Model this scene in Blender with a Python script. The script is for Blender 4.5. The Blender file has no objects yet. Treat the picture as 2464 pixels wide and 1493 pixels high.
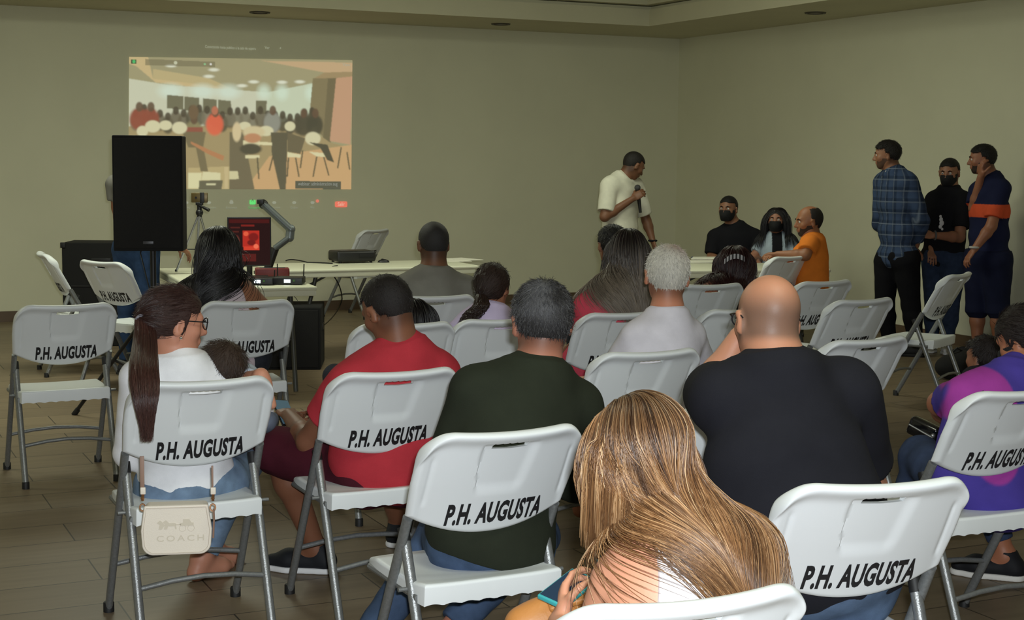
import bpy, bmesh, math, random
import numpy as np
from mathutils import Vector, Matrix

C = bpy.context.scene.collection
PI = math.pi
rng = np.random.default_rng(7)
random.seed(7)

# ------------------------------------------------------------------ camera
F_PX, H_PX, CAM_Z = 3600.0, 378.8, 1.6
pitch = math.atan((746.5 - H_PX) / F_PX)
roll = math.radians(0.58)
cF = Vector((0, math.cos(pitch), -math.sin(pitch)))
cU0 = Vector((0, math.sin(pitch), math.cos(pitch)))
cR0 = Vector((1, 0, 0))
cR = math.cos(roll) * cR0 + math.sin(roll) * cU0
cU = -math.sin(roll) * cR0 + math.cos(roll) * cU0
cam_d = bpy.data.cameras.new('camera')
cam_d.sensor_fit = 'HORIZONTAL'
cam_d.sensor_width = 36.0
cam_d.lens = 36.0 * F_PX / 2464.0
cam_d.clip_end = 100
cam = bpy.data.objects.new('camera', cam_d)
C.objects.link(cam)
m = Matrix((cR, cU, -cF)).transposed().to_4x4()
m.translation = Vector((0, 0, CAM_Z))
cam.matrix_world = m
bpy.context.scene.camera = cam


def ray(px, py):
    return cF * F_PX + cR * (px - 1232) + cU * (746.5 - py)


def onz(px, py, z):
    "point of the place at height z seen at that spot of the photo"
    d = ray(px, py)
    t = (z - CAM_Z) / d.z
    return Vector((0, 0, CAM_Z)) + d * t


def ony(px, py, Y):
    d = ray(px, py)
    return Vector((0, 0, CAM_Z)) + d * (Y / d.y)


# ------------------------------------------------------------------ room frame, world, light
TH = math.radians(64.56)
CORNER = Vector((1.8765, 17.2636, 0))
HC = 2.961
U = Vector((-math.sin(TH), -math.cos(TH), 0))      # along the back wall, leftwards from the corner
V = Vector((math.cos(TH), -math.sin(TH), 0))       # from the back wall into the room
RW, RD = 13.5, 19.0


def room(u, v, z=0.0):
    return CORNER + U * u + V * v + Vector((0, 0, z))


w = bpy.data.worlds.new('world')
bpy.context.scene.world = w
w.use_nodes = True
w.node_tree.nodes['Background'].inputs[0].default_value = (0.5, 0.5, 0.42, 1)
w.node_tree.nodes['Background'].inputs[1].default_value = 0.05

vs = bpy.context.scene.view_settings
vs.view_transform = 'Standard'
vs.look = 'None'
vs.gamma = 1
vs.use_curve_mapping = False
vs.exposure = 0.0


def light(name, typ, loc, power, color, target=None, **kw):
    d = bpy.data.lights.new(name, typ)
    d.energy = power
    d.color = color
    for k, v in kw.items():
        setattr(d, k, v)
    o = bpy.data.objects.new(name, d)
    o.location = loc
    if target is not None:
        o.rotation_euler = (Vector(target) - Vector(loc)).to_track_quat('-Z', 'Y').to_euler()
    C.objects.link(o)
    return o


# the photographer's flash, just above and beside the lens
light('camera_flash', 'AREA', (0.04, 0.02, 1.665), 150, (0.90, 0.96, 1.0), (0.0, 10, 0.7), shape='RECTANGLE', size=0.05, size_y=0.03)
# ceiling luminaires of the hall (outside the frame, above and behind the camera)
AMB = (0.95, 1.0, 0.80)
for (u_, v_, p_) in ((3.4, 4.8, 36), (7.0, 4.6, 60), (11.0, 4.6, 56), (7.0, 12.5, 30)):
    p = room(u_, v_, 3.32)
    light('ceiling_luminaire', 'AREA', p, p_, AMB, p - Vector((0, 0, 1)), shape='SQUARE', size=1.2)

p = room(5.5, 5.5, 3.25)
light('cove_lamp', 'AREA', p, 22, AMB, room(1.2, 1.2, 3.2), shape='SQUARE', size=.8)  # added fill light that brightens the tray riser, not a fitting of the hall

# ------------------------------------------------------------------ materials
MATS = {}


def mat(name, col=(0.5, 0.5, 0.5), rough=0.6, metal=0.0, spec=0.5, attr=False, bump=0.0, bscale=60, noise=0.0, nscale=8, emit=None, estr=1.0, coat=0.0, sss=0.0):
    if name in MATS:
        return MATS[name]
    m = bpy.data.materials.new(name)
    m.use_nodes = True
    nt = m.node_tree
    b = nt.nodes['Principled BSDF']
    b.inputs['Roughness'].default_value = rough
    b.inputs['Metallic'].default_value = metal
    b.inputs['Specular IOR Level'].default_value = spec
    b.inputs['Coat Weight'].default_value = coat
    if sss:
        b.inputs['Subsurface Weight'].default_value = sss
        b.inputs['Subsurface Radius'].default_value = (0.012, 0.004, 0.002)
        b.inputs['Subsurface Scale'].default_value = 1.0
    src = None
    if attr:
        a = nt.nodes.new('ShaderNodeAttribute')
        a.attribute_name = 'Col'
        src = a.outputs['Color']
    else:
        r = nt.nodes.new('ShaderNodeRGB')
        r.outputs[0].default_value = (*col, 1)
        src = r.outputs[0]
    tc = nt.nodes.new('ShaderNodeTexCoord')
    if noise:
        n = nt.nodes.new('ShaderNodeTexNoise')
        n.inputs['Scale'].default_value = nscale
        n.inputs['Detail'].default_value = 4
        nt.links.new(tc.outputs['Object'], n.inputs['Vector'])
        mr = nt.nodes.new('ShaderNodeMapRange')
        mr.inputs['From Min'].default_value = 0.3
        mr.inputs['From Max'].default_value = 0.7
        mr.inputs['To Min'].default_value = 1 - noise
        mr.inputs['To Max'].default_value = 1 + noise
        nt.links.new(n.outputs['Fac'], mr.inputs['Value'])
        mx = nt.nodes.new('ShaderNodeVectorMath')
        mx.operation = 'SCALE'
        nt.links.new(src, mx.inputs[0])
        nt.links.new(mr.outputs[0], mx.inputs['Scale'])
        src = mx.outputs[0]
    nt.links.new(src, b.inputs['Base Color'])
    if bump:
        n = nt.nodes.new('ShaderNodeTexNoise')
        n.inputs['Scale'].default_value = bscale
        n.inputs['Detail'].default_value = 5
        nt.links.new(tc.outputs['Object'], n.inputs['Vector'])
        bp = nt.nodes.new('ShaderNodeBump')
        bp.inputs['Strength'].default_value = bump
        bp.inputs['Distance'].default_value = 0.004
        nt.links.new(n.outputs['Fac'], bp.inputs['Height'])
        nt.links.new(bp.outputs[0], b.inputs['Normal'])
    if emit is not None:
        b.inputs['Emission Strength'].default_value = estr
        if emit == 'attr':
            a = nt.nodes.new('ShaderNodeAttribute')
            a.attribute_name = 'Glow'
            nt.links.new(a.outputs['Color'], b.inputs['Emission Color'])
        else:
            b.inputs['Emission Color'].default_value = (*emit, 1)
    MATS[name] = m
    return m


def srgb(r, g, b):
    def f(c):
        c /= 255
        return c / 12.92 if c < .04045 else ((c + .055) / 1.055) ** 2.4
    return (f(r), f(g), f(b))


# ------------------------------------------------------------------ object helpers
def link(o, parent=None):
    C.objects.link(o)
    if parent is not None:
        o.parent = parent
    return o


def tag(o, label=None, cat=None, group=None, kind=None):
    if label:
        o['label'] = label
    if cat:
        o['category'] = cat
    if group:
        o['group'] = group
    if kind:
        o['kind'] = kind
    return o


def thing(name, label, cat, loc=(0, 0, 0), rz=0.0, group=None):
    o = bpy.data.objects.new(name, None)
    o.empty_display_size = 0.1
    o.location = loc
    o.rotation_euler = (0, 0, rz)
    link(o)
    return tag(o, label, cat, group)


def meshobj(name, verts, faces, material, parent=None, smooth=False, cols=None, glow=None, angle=None):
    me = bpy.data.meshes.new(name)
    v = np.asarray(verts, dtype=np.float32)
    if isinstance(faces, np.ndarray):
        n, k = faces.shape
        me.vertices.add(len(v))
        me.vertices.foreach_set('co', v.ravel())
        me.loops.add(n * k)
        me.loops.foreach_set('vertex_index', faces.astype(np.int32).ravel())
        me.polygons.add(n)
        me.polygons.foreach_set('loop_start', np.arange(0, n * k, k, dtype=np.int32))
        me.polygons.foreach_set('loop_total', np.full(n, k, dtype=np.int32))
        me.update(calc_edges=True)
        me.validate()
    else:
        me.from_pydata([tuple(map(float, p)) for p in v], [], [tuple(map(int, f)) for f in faces])
    if smooth:
        me.polygons.foreach_set('use_smooth', np.ones(len(me.polygons), dtype=bool))
    for nm, cc in (('Col', cols), ('Glow', glow)):
        if cc is not None:
            at = me.color_attributes.new(nm, 'FLOAT_COLOR', 'POINT')
            c4 = np.ones((len(v), 4), dtype=np.float32)
            c4[:, :3] = cc
            at.data.foreach_set('color', c4.ravel())
    if material:
        me.materials.append(material)
    if angle is not None:
        me.set_sharp_from_angle(angle=angle)
    o = bpy.data.objects.new(name, me)
    return link(o, parent)


class MB:
    "collects shapes into one mesh"
    def __init__(s):
        s.v, s.f = [], []

    def add(s, vs_, fs):
        b = len(s.v)
        s.v += [tuple(p) for p in vs_]
        s.f += [tuple(i + b for i in f) for f in fs]
        return s

    def box(s, c, size, rz=0.0, R=None, bev=0.0):
        bm = bmesh.new()
        bmesh.ops.create_cube(bm, size=1)
        for q in bm.verts:
            q.co = Vector((q.co.x * size[0], q.co.y * size[1], q.co.z * size[2]))
        if bev:
            bmesh.ops.bevel(bm, geom=bm.edges[:], offset=bev, segments=3, affect='EDGES', profile=0.5)
        M = R if R is not None else Matrix.Rotation(rz, 3, 'Z')
        c = Vector(c)
        bm.verts.index_update()
        s.add([M @ q.co + c for q in bm.verts], [[x.index for x in f.verts] for f in bm.faces])
        bm.free()
        return s

    def tube(s, pts, r, n=12, caps=True, flat=1.0):
        pts = [Vector(p) for p in pts]
        rs = r if isinstance(r, (list, tuple)) else [r] * len(pts)
        rings = []
        up = None
        for i, p in enumerate(pts):
            d = (pts[min(i + 1, len(pts) - 1)] - pts[max(i - 1, 0)]).normalized()
            if up is None:
                up = Vector((1, 0, 0)) if abs(d.x) < .8 else Vector((0, 1, 0))
            a = (up - d * up.dot(d)).normalized()
            up = a
            b_ = d.cross(a)
            rings.append([p + (a * math.cos(2 * PI * k / n) * flat + b_ * math.sin(2 * PI * k / n)) * rs[i] for k in range(n)])
        vs_ = [q for rg in rings for q in rg]
        fs = []
        for i in range(len(pts) - 1):
            for k in range(n):
                k2 = (k + 1) % n
                fs.append((i * n + k, i * n + k2, (i + 1) * n + k2, (i + 1) * n + k))
        if caps:
            fs.append(tuple(reversed(range(n))))
            fs.append(tuple((len(pts) - 1) * n + k for k in range(n)))
        return s.add(vs_, fs)

    def prism(s, poly, y0, y1, M=None):
        "polygon in x,z pushed along y"
        n = len(poly)
        vs_ = [(x, y0, z) for x, z in poly] + [(x, y1, z) for x, z in poly]
        fs = [tuple(range(n)), tuple(reversed(range(n, 2 * n)))] + [(i, i + n, (i + 1) % n + n, (i + 1) % n) for i in range(n)]
        if M is not None:
            vs_ = [M @ Vector(p) for p in vs_]
        return s.add(vs_, fs)

    def lathe(s, prof, c=(0, 0, 0), n=24, R=None):
        vs_, fs = [], []
        R = R if R is not None else Matrix.Identity(3)
        c = Vector(c)
        for r, z in prof:
            for k in range(n):
                a = 2 * PI * k / n
                vs_.append(R @ Vector((r * math.cos(a), r * math.sin(a), z)) + c)
        for i in range(len(prof) - 1):
            for k in range(n):
                k2 = (k + 1) % n
                fs.append((i * n + k, i * n + k2, (i + 1) * n + k2, (i + 1) * n + k))
        fs.append(tuple(reversed(range(n))))
        fs.append(tuple((len(prof) - 1) * n + k for k in range(n)))
        return s.add(vs_, fs)

    def sphere(s, c, r, n=16, R=None, sc=(1, 1, 1)):
        vs_, fs = [], []
        c = Vector(c)
        m_ = n // 2
        for i in range(m_ + 1):
            t = PI * i / m_
            for k in range(n):
                a = 2 * PI * k / n
                q = Vector((math.sin(t) * math.cos(a) * sc[0], math.sin(t) * math.sin(a) * sc[1], math.cos(t) * sc[2])) * r
                vs_.append((R @ q if R is not None else q) + c)
        for i in range(m_):
            for k in range(n):
                k2 = (k + 1) % n
                fs.append((i * n + k, (i + 1) * n + k, (i + 1) * n + k2, i * n + k2))
        return s.add(vs_, fs)

    def build(s, name, material, parent=None, smooth=False, angle=0.7):
        return meshobj(name, s.v, s.f, material, parent, smooth, angle=angle if smooth else None)


def bez(p0, p1, p2, n=10):
    p0, p1, p2 = Vector(p0), Vector(p1), Vector(p2)
    return [(1 - t) ** 2 * p0 + 2 * t * (1 - t) * p1 + t * t * p2 for t in [i / n for i in range(n + 1)]]


# ------------------------------------------------------------------ the hall
paint = mat('cream_wall_paint', srgb(214, 212, 186), 0.85, bump=0.08, bscale=90, noise=0.03, nscale=1.5)
ceil_paint = mat('ceiling_paint', srgb(200, 196, 168), 0.9, noise=0.03, nscale=2)
base_m = mat('brown_baseboard_tile', srgb(92, 74, 56), 0.45, noise=0.1)


def quad_box(name, a, b, c, d, thick, material, kind='structure', parent=None):
    "slab: four corners, thickness along the normal"
    a, b, c, d = map(Vector, (a, b, c, d))
    n = (b - a).cross(d - a).normalized() * thick
    vs_ = [a, b, c, d, a + n, b + n, c + n, d + n]
    fs = [(0, 3, 2, 1), (4, 5, 6, 7), (0, 1, 5, 4), (1, 2, 6, 5), (2, 3, 7, 6), (3, 0, 4, 7)]
    o = meshobj(name, vs_, fs, material, parent)
    if kind and parent is None:
        o['kind'] = kind
    return o


T = 0.15
ZT = 3.75
quad_box('wall_back', room(-T, 0), room(-T, 0, ZT), room(RW + T, 0, ZT), room(RW + T, 0), -T, paint)
quad_box('wall_right', room(0, 0), room(0, RD, 0), room(0, RD, ZT), room(0, 0, ZT), -T, paint)
quad_box('wall_left', room(RW, 0), room(RW, 0, ZT), room(RW, RD, ZT), room(RW, RD), -T, paint)
quad_box('wall_front', room(-T, RD), room(RW + T, RD), room(RW + T, RD, ZT), room(-T, RD, ZT), -T, paint)

# floor: wood-look planks laid along the back wall
fm = bpy.data.materials.new('wood_look_floor_tile')
fm.use_nodes = True
nt = fm.node_tree
b = nt.nodes['Principled BSDF']
tc = nt.nodes.new('ShaderNodeTexCoord')
mp = nt.nodes.new('ShaderNodeMapping')
mp.inputs['Rotation'].default_value = (0, 0, 0)
nt.links.new(tc.outputs['Object'], mp.inputs['Vector'])
br = nt.nodes.new('ShaderNodeTexBrick')
br.offset = 0.37
br.inputs['Color1'].default_value = (*srgb(132, 116, 94), 1)
br.inputs['Color2'].default_value = (*srgb(120, 105, 86), 1)
br.inputs['Mortar'].default_value = (*srgb(58, 50, 42), 1)
br.inputs['Scale'].default_value = 1.0
br.inputs['Mortar Size'].default_value = 0.0035
br.inputs['Mortar Smooth'].default_value = 0.3
br.inputs['Brick Width'].default_value = 0.92
br.inputs['Row Height'].default_value = 0.31
nt.links.new(mp.outputs[0], br.inputs['Vector'])
mp2 = nt.nodes.new('ShaderNodeMapping')
mp2.inputs['Scale'].default_value = (1.2, 14, 1)
nt.links.new(tc.outputs['Object'], mp2.inputs['Vector'])
ns = nt.nodes.new('ShaderNodeTexNoise')
ns.inputs['Scale'].default_value = 1.6
ns.inputs['Detail'].default_value = 6
nt.links.new(mp2.outputs[0], ns.inputs['Vector'])
mr = nt.nodes.new('ShaderNodeMapRange')
mr.inputs['To Min'].default_value = 0.72
mr.inputs['To Max'].default_value = 1.28
nt.links.new(ns.outputs['Fac'], mr.inputs['Value'])
sc_ = nt.nodes.new('ShaderNodeVectorMath')
sc_.operation = 'SCALE'
nt.links.new(br.outputs['Color'], sc_.inputs[0])
nt.links.new(mr.outputs[0], sc_.inputs['Scale'])
nt.links.new(sc_.outputs[0], b.inputs['Base Color'])
b.inputs['Roughness'].default_value = 0.42
b.inputs['Specular IOR Level'].default_value = 0.35
MATS['floor'] = fm
fl = quad_box('floor', (0, 0, 0), (RW + 2 * T, 0, 0), (RW + 2 * T, RD + 2 * T, 0), (0, RD + 2 * T, 0), -0.12, fm)
# object axes follow the walls so that the planks do too
fl.matrix_world = Matrix.Translation(room(-T, -T, 0)) @ Matrix(((U.x, V.x, 0), (U.y, V.y, 0), (0, 0, 1))).to_4x4()

# ceiling: dropped soffit around a raised tray, two steps
inner = onz(1562, 63, HC)
rel = inner - CORNER
SU, SV = rel.dot(U), rel.dot(V)


def ring_slab(name, u0, u1, v0, v1, U0, U1, V0, V1, z, t, material):
    "rectangular frame between an outer and an inner rectangle"
    vs_, fs = [], []
    o_ = [(U0, V0), (U1, V0), (U1, V1), (U0, V1)]
    i_ = [(u0, v0), (u1, v0), (u1, v1), (u0, v1)]
    for zz in (z, z + t):
        vs_ += [room(a, b_, zz) for a, b_ in o_] + [room(a, b_, zz) for a, b_ in i_]
    for k in range(4):
        k2 = (k + 1) % 4
        fs.append((k, k2, 4 + k2, 4 + k))
        fs.append((8 + k, 12 + k, 12 + k2, 8 + k2))
        fs.append((4 + k, 4 + k2, 12 + k2, 12 + k))
        fs.append((k, 8 + k, 8 + k2, k2))
    o = meshobj(name, vs_, fs, material)
    bm = bmesh.new(); bm.from_mesh(o.data); bmesh.ops.recalc_face_normals(bm, faces=bm.faces); bm.to_mesh(o.data); bm.free()
    o['kind'] = 'structure'
    return o


ring_slab('ceiling', SU, RW - SU, SV, RD - SV, 0, RW, 0, RD, HC, 0.17, ceil_paint)
ring_slab('trim_1', SU - .045, RW - SU + .045, SV - .045, RD - SV + .045, 0, RW, 0, RD, HC + 0.172, 0.03, ceil_paint)
ring_slab('trim_2', SU + .06, RW - SU - .06, SV + .06, RD - SV - .06, 0, RW, 0, RD, HC + 0.21, 0.28, ceil_paint)
quad_box('ceiling_tray', room(-T, -T, HC + 0.5), room(-T, RD + T, HC + 0.5), room(RW + T, RD + T, HC + 0.5), room(RW + T, -T, HC + 0.5), -0.1, ceil_paint).name = 'ceiling'
quad_box('baseboard_back', room(0, 0.014), room(RW, 0.014), room(RW, 0.014, 0.1), room(0, 0.014, 0.1), 0.0135, base_m)
quad_box('baseboard_right', room(0.014, 0.016), room(0.014, 0.016, 0.1), room(0.014, RD, 0.1), room(0.014, RD, 0), 0.0135, base_m)

dl_m = mat('unlit_lamp_glass', srgb(120, 112, 92), 0.4)
dl_r = mat('downlight_ring', srgb(70, 64, 50), 0.5)
for (px, py, wh) in ((625, 29, 'left, above the projected picture'), (1205, 57, 'middle, between the picture and the corner'), (1962, 30, 'right, beyond the corner')):
    p = onz(px, py, HC)
    t = thing('recessed_downlight', 'unlit round recessed downlight in the ceiling soffit, ' + wh, 'ceiling light', p, 0, 'ceiling downlights')
    MB().lathe([(0.075, -0.004), (0.075, -0.012), (0.095, -0.012), (0.1, -0.002), (0.1, 0.0), (0.075, 0.0)], n=28).build('trim_ring', dl_r, t, True)
    MB().lathe([(0.0, -0.0045), (0.074, -0.0045), (0.074, -0.001), (0.0, -0.001)], n=28).build('lens', dl_m, t, True)

# wall socket at the far left edge
pw = ony(3, 690, 13.6)
rel = pw - CORNER
uu = rel.dot(U)
t = thing('wall_socket', 'small white wall socket low on the cream wall at the left edge', 'socket', room(uu, 0.0, 0.3), TH - PI / 2)
t.rotation_euler = (0, 0, math.atan2(U.y, U.x) + PI)
MB().box((0, -0.005, 0), (0.075, 0.009, 0.115), bev=0.003).build('cover_plate', mat('white_plastic', srgb(225, 225, 210), 0.5), t)
MB().box((0, -0.0105, 0.022), (0.03, 0.003, 0.03), bev=0.001).box((0, -0.0105, -0.022), (0.03, 0.003, 0.03), bev=0.001).build('outlet', mat('outlet_plastic', srgb(190, 190, 176), 0.5), t)

# ------------------------------------------------------------------ folding chair prototype
plastic = mat('white_moulded_plastic', srgb(226, 230, 232), 0.42, spec=0.4, bump=0.05, bscale=500)
steel = mat('grey_powder_coated_steel', srgb(122, 124, 124), 0.38, metal=0.35, spec=0.5, bump=0.25, bscale=400, noise=0.12, nscale=120)
steel_b = mat('bright_grey_steel', srgb(140, 142, 142), 0.3, metal=0.55, spec=0.6, bump=0.25, bscale=400, noise=0.12, nscale=120)
rubber = mat('black_rubber', srgb(22, 22, 23), 0.6)
ink = mat('black_stencil_paint', srgb(24, 23, 27), 0.6, noise=0.1, nscale=60)

ZTOP, HWD = 0.85, 0.235


def ss(e0, e1, x):
    t = np.clip((x - e0) / (e1 - e0), 0, 1)
    return t * t * (3 - 2 * t)


def line_y(z):
    return -0.24 + 0.46 * (0.85 - z) / 0.85


def back_top(u):
    a = np.abs(u)
    k = 0.36
    q = np.clip((a - (1 - k)) / k, 0, 1)
    return ZTOP - 0.008 * (1 - np.clip(a / .8, 0, 1) ** 2) - 0.082 * (1 - np.sqrt(np.clip(1 - q ** 2.2, 0, 1)))


def back_bot(u):
    return 0.545 + 0.062 * np.abs(u) ** 2.1


def half_w(z):
    return HWD - 0.012 * np.clip((0.70 - z) / 0.15, 0, 1) - 0.006 * np.clip((z - .74) / 0.1, 0, 1)


def back_skin(u, v, side):
    "side 0 = rear face seen by those behind, 1 = front face"
    zb, zt = back_bot(u), back_top(u)
    z = zb + (zt - zb) * v
    x = u * half_w(z)
    yl = line_y(z) - 0.04 * (1 - u ** 2)
    eh = np.minimum(np.minimum((zt - z), (z - zb)), (1 - np.abs(u)) * HWD)
    # blow moulded rim: thick roll at the top, thin at the bottom
    rim = 0.0135 * np.exp(-((zt - z - 0.016) / 0.016) ** 2) * (v > .3) + 0.004 * np.exp(-(((1 - np.abs(u)) * HWD - .012) / .012) ** 2)
    edge = np.sqrt(np.clip(1 - (1 - np.clip(eh / 0.011, 0, 1)) ** 2, 0, 1))
    th = (0.011 + rim) * edge
    if side == 1:
        return x, yl + th * 0.9 + 0.004, z
    # recessed pocket below the hand hole, flaring grooves
    left = ss(-0.073, -0.069, x + 0.007 * np.sin((z - .7) * 22))
    right = 1 - ss(0.058, 0.095, x + 0.02 * (0.81 - z) / .12)
    box_ = left * right * ss(0.655, 0.70, z) * (1 - ss(0.806, 0.812, z))
    rec = 0.0075 * box_
    chan = 0.004 * np.exp(-((np.abs(x) - 0.198) / 0.006) ** 2) * ss(.63, .66, z) * (1 - ss(.765, .79, z))
    return x, yl - th + rec + chan, z


def make_backrest():
    nu, nv = 120, 92
    uu_ = np.sin(np.linspace(-1, 1, nu) * PI / 2 * 0.96) / np.sin(PI / 2 * .96)
    vv_ = 0.5 - 0.5 * np.cos(np.linspace(0, 1, nv) * PI)
    vv_ = vv_ * .6 + np.linspace(0, 1, nv) * .4
    Ug, Vg = np.meshgrid(uu_, vv_, indexing='ij')
    pts, faces = [], []
    for side in (0, 1):
        x, y, z = back_skin(Ug, Vg, side)
        pts.append(np.stack([x, y, z], -1).reshape(-1, 3))
    N = nu * nv
    idx = np.arange(N).reshape(nu, nv)
    a, b_, c_, d_ = idx[:-1, :-1], idx[1:, :-1], idx[1:, 1:], idx[:-1, 1:]
    q = np.stack([a, b_, c_, d_], -1).reshape(-1, 4)
    fr = q[:, ::-1] + N
    ring = np.concatenate([idx[:, 0], idx[-1, 1:], idx[-2::-1, -1], idx[0, -2:0:-1]])
    r2 = np.roll(ring, -1)
    side_ = np.stack([r2, ring, ring + N, r2 + N], -1)
    allf = np.concatenate([q, fr, side_])
    o = meshobj('backrest', np.concatenate(pts), allf, plastic, None, True)
    # hand hole with scalloped upper edge, cut right through
    top = [(x, 0.812 - 0.0032 * abs(math.sin((x + .05) * PI / 0.0205))) for x in np.linspace(0.052, -0.05, 60)]
    poly = [(-0.052, 0.797), (0.0, 0.7945), (0.052, 0.797)] + top
    cutter = MB().prism(poly, -0.45, 0.1).build('cutter', None)
    bm = bmesh.new(); bm.from_mesh(cutter.data); bmesh.ops.recalc_face_normals(bm, faces=bm.faces); bm.to_mesh(cutter.data); bm.free()
    md = o.modifiers.new('b', 'BOOLEAN')
    md.object = cutter
    md.operation = 'DIFFERENCE'
    md.solver = 'EXACT'
    bpy.context.view_layer.update()
    me = bpy.data.meshes.new_from_object(o.evaluated_get(bpy.context.evaluated_depsgraph_get()))
    o.modifiers.clear()
    o.data = me
    me.polygons.foreach_set('use_smooth', np.ones(len(me.polygons), dtype=bool))
    me.set_sharp_from_angle(angle=0.75)
    bpy.data.objects.remove(cutter)
    o.name = 'backrest'
    return o


def text_mesh(body, size, off=0.0, sx=1.0, shear=0.0, res=3, spacing=1.0, bold=None):
    cu = bpy.data.curves.new('t', 'FONT')
    cu.body = body
    cu.size = size
    cu.offset = off
    cu.shear = shear
    cu.resolution_u = res
    cu.space_character = spacing
    cu.align_x = 'CENTER'
    cu.align_y = 'CENTER'
    o = bpy.data.objects.new('t', cu)
    C.objects.link(o)
    bpy.context.view_layer.update()
    me = bpy.data.meshes.new_from_object(o.evaluated_get(bpy.context.evaluated_depsgraph_get()))
    bpy.data.objects.remove(o)
    bm = bmesh.new()
    bm.from_mesh(me)
    bmesh.ops.triangulate(bm, faces=bm.faces)
    for _ in range(2):
        long_ = [e for e in bm.edges if e.calc_length() > size * 0.22]
        if long_:
            bmesh.ops.subdivide_edges(bm, edges=long_, cuts=1)
            bmesh.ops.triangulate(bm, faces=bm.faces)
    bm.verts.index_update()
    v = np.array([(q.co.x * sx, q.co.y, 0) for q in bm.verts])
    f = [tuple(x.index for x in fc.verts) for fc in bm.faces]
    bm.free()
    bpy.data.meshes.remove(me)
    return v, f


def make_lettering(parent):
    v, f = text_mesh('P.H. AUGUSTA', 0.083, off=0.0036, sx=0.60, spacing=1.06)
    w_ = v[:, 0].max() - v[:, 0].min()
    v[:, 0] = (v[:, 0] - (v[:, 0].max() + v[:, 0].min()) / 2) * 0.284 / w_
    zc = (v[:, 1].max() + v[:, 1].min()) / 2
    x = v[:, 0] + 0.012
    z = (v[:, 1] - zc) + 0.607
    u = x / half_w(z)
    vv = (z - back_bot(u)) / (back_top(u) - back_bot(u))
    X, Y, Z = back_skin(u, vv, 0)
    pts = np.stack([x, Y - 0.0009, z], -1)
    return meshobj('lettering', pts, f, ink, parent)


def make_seat():
    nu, nv = 60, 56
    uu_ = np.sin(np.linspace(-1, 1, nu) * PI / 2)
    vv_ = np.sin(np.linspace(-1, 1, nv) * PI / 2)
    Ug, Vg = np.meshgrid(uu_, vv_, indexing='ij')
    # rounded rectangle mapping
    k = 0.90
    X = 0.212 * Ug * np.sqrt(np.clip(1 - (1 - k) * Vg ** 4, 0, 1))
    Y = 0.02 + 0.205 * Vg * np.sqrt(np.clip(1 - (1 - k) * Ug ** 4, 0, 1))
    Z = 0.447 - 0.010 * (1 - Ug ** 2) * (1 - Vg ** 2) - 0.014 * ss(.6, 1, Vg) + 0.006 * ss(-.6, -1, Vg)
    e = np.minimum(1 - np.abs(Ug), 1 - np.abs(Vg))
    Z = Z - 0.010 * (1 - np.sqrt(np.clip(1 - (1 - np.clip(e / .06, 0, 1)) ** 2, 0, 1)))
    Z = Z - .016
    top = np.stack([X, Y, Z], -1).reshape(-1, 3)
    N = nu * nv
    idx = np.arange(N).reshape(nu, nv)
    q = np.stack([idx[:-1, :-1], idx[1:, :-1], idx[1:, 1:], idx[:-1, 1:]], -1).reshape(-1, 4)
    ring = np.concatenate([idx[:, 0], idx[-1, 1:], idx[-2::-1, -1], idx[0, -2:0:-1]])
    M_ = len(ring)
    P = top[ring]
    rear = (P[:, 1] < -0.14)
    low = np.where(rear, 0.378 + 0.005 * np.abs(np.sin(P[:, 0] * PI / 0.05)), 0.398)
    sk = P.copy(); sk[:, 2] = low; sk[:, 1] += np.where(rear, 0.004, 0)
    inn = sk.copy(); inn[:, :2] = (inn[:, :2] - [0, .02]) * .93 + [0, .02]
    up_ = inn.copy(); up_[:, 2] = 0.41
    v = np.concatenate([top, sk, inn, up_, [[0, .02, .41]]])
    r2 = np.roll(np.arange(M_), -1)
    a = np.arange(M_)
    fs = [tuple(x) for x in q]
    for lo, hi in (((ring), N), (N, N + M_), (N + M_, N + 2 * M_)):
        for i in range(M_):
            j = (i + 1) % M_
            li = ring[i] if lo is ring else lo + i
            lj = ring[j] if lo is ring else lo + j
            fs.append((lj, li, hi + i, hi + j))
    cidx = N + 3 * M_
    for i in range(M_):
        fs.append((N + 2 * M_ + (i + 1) % M_, N + 2 * M_ + i, cidx))
    o = meshobj('seat', v, fs, plastic, None, True, angle=0.8)
    return o


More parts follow.
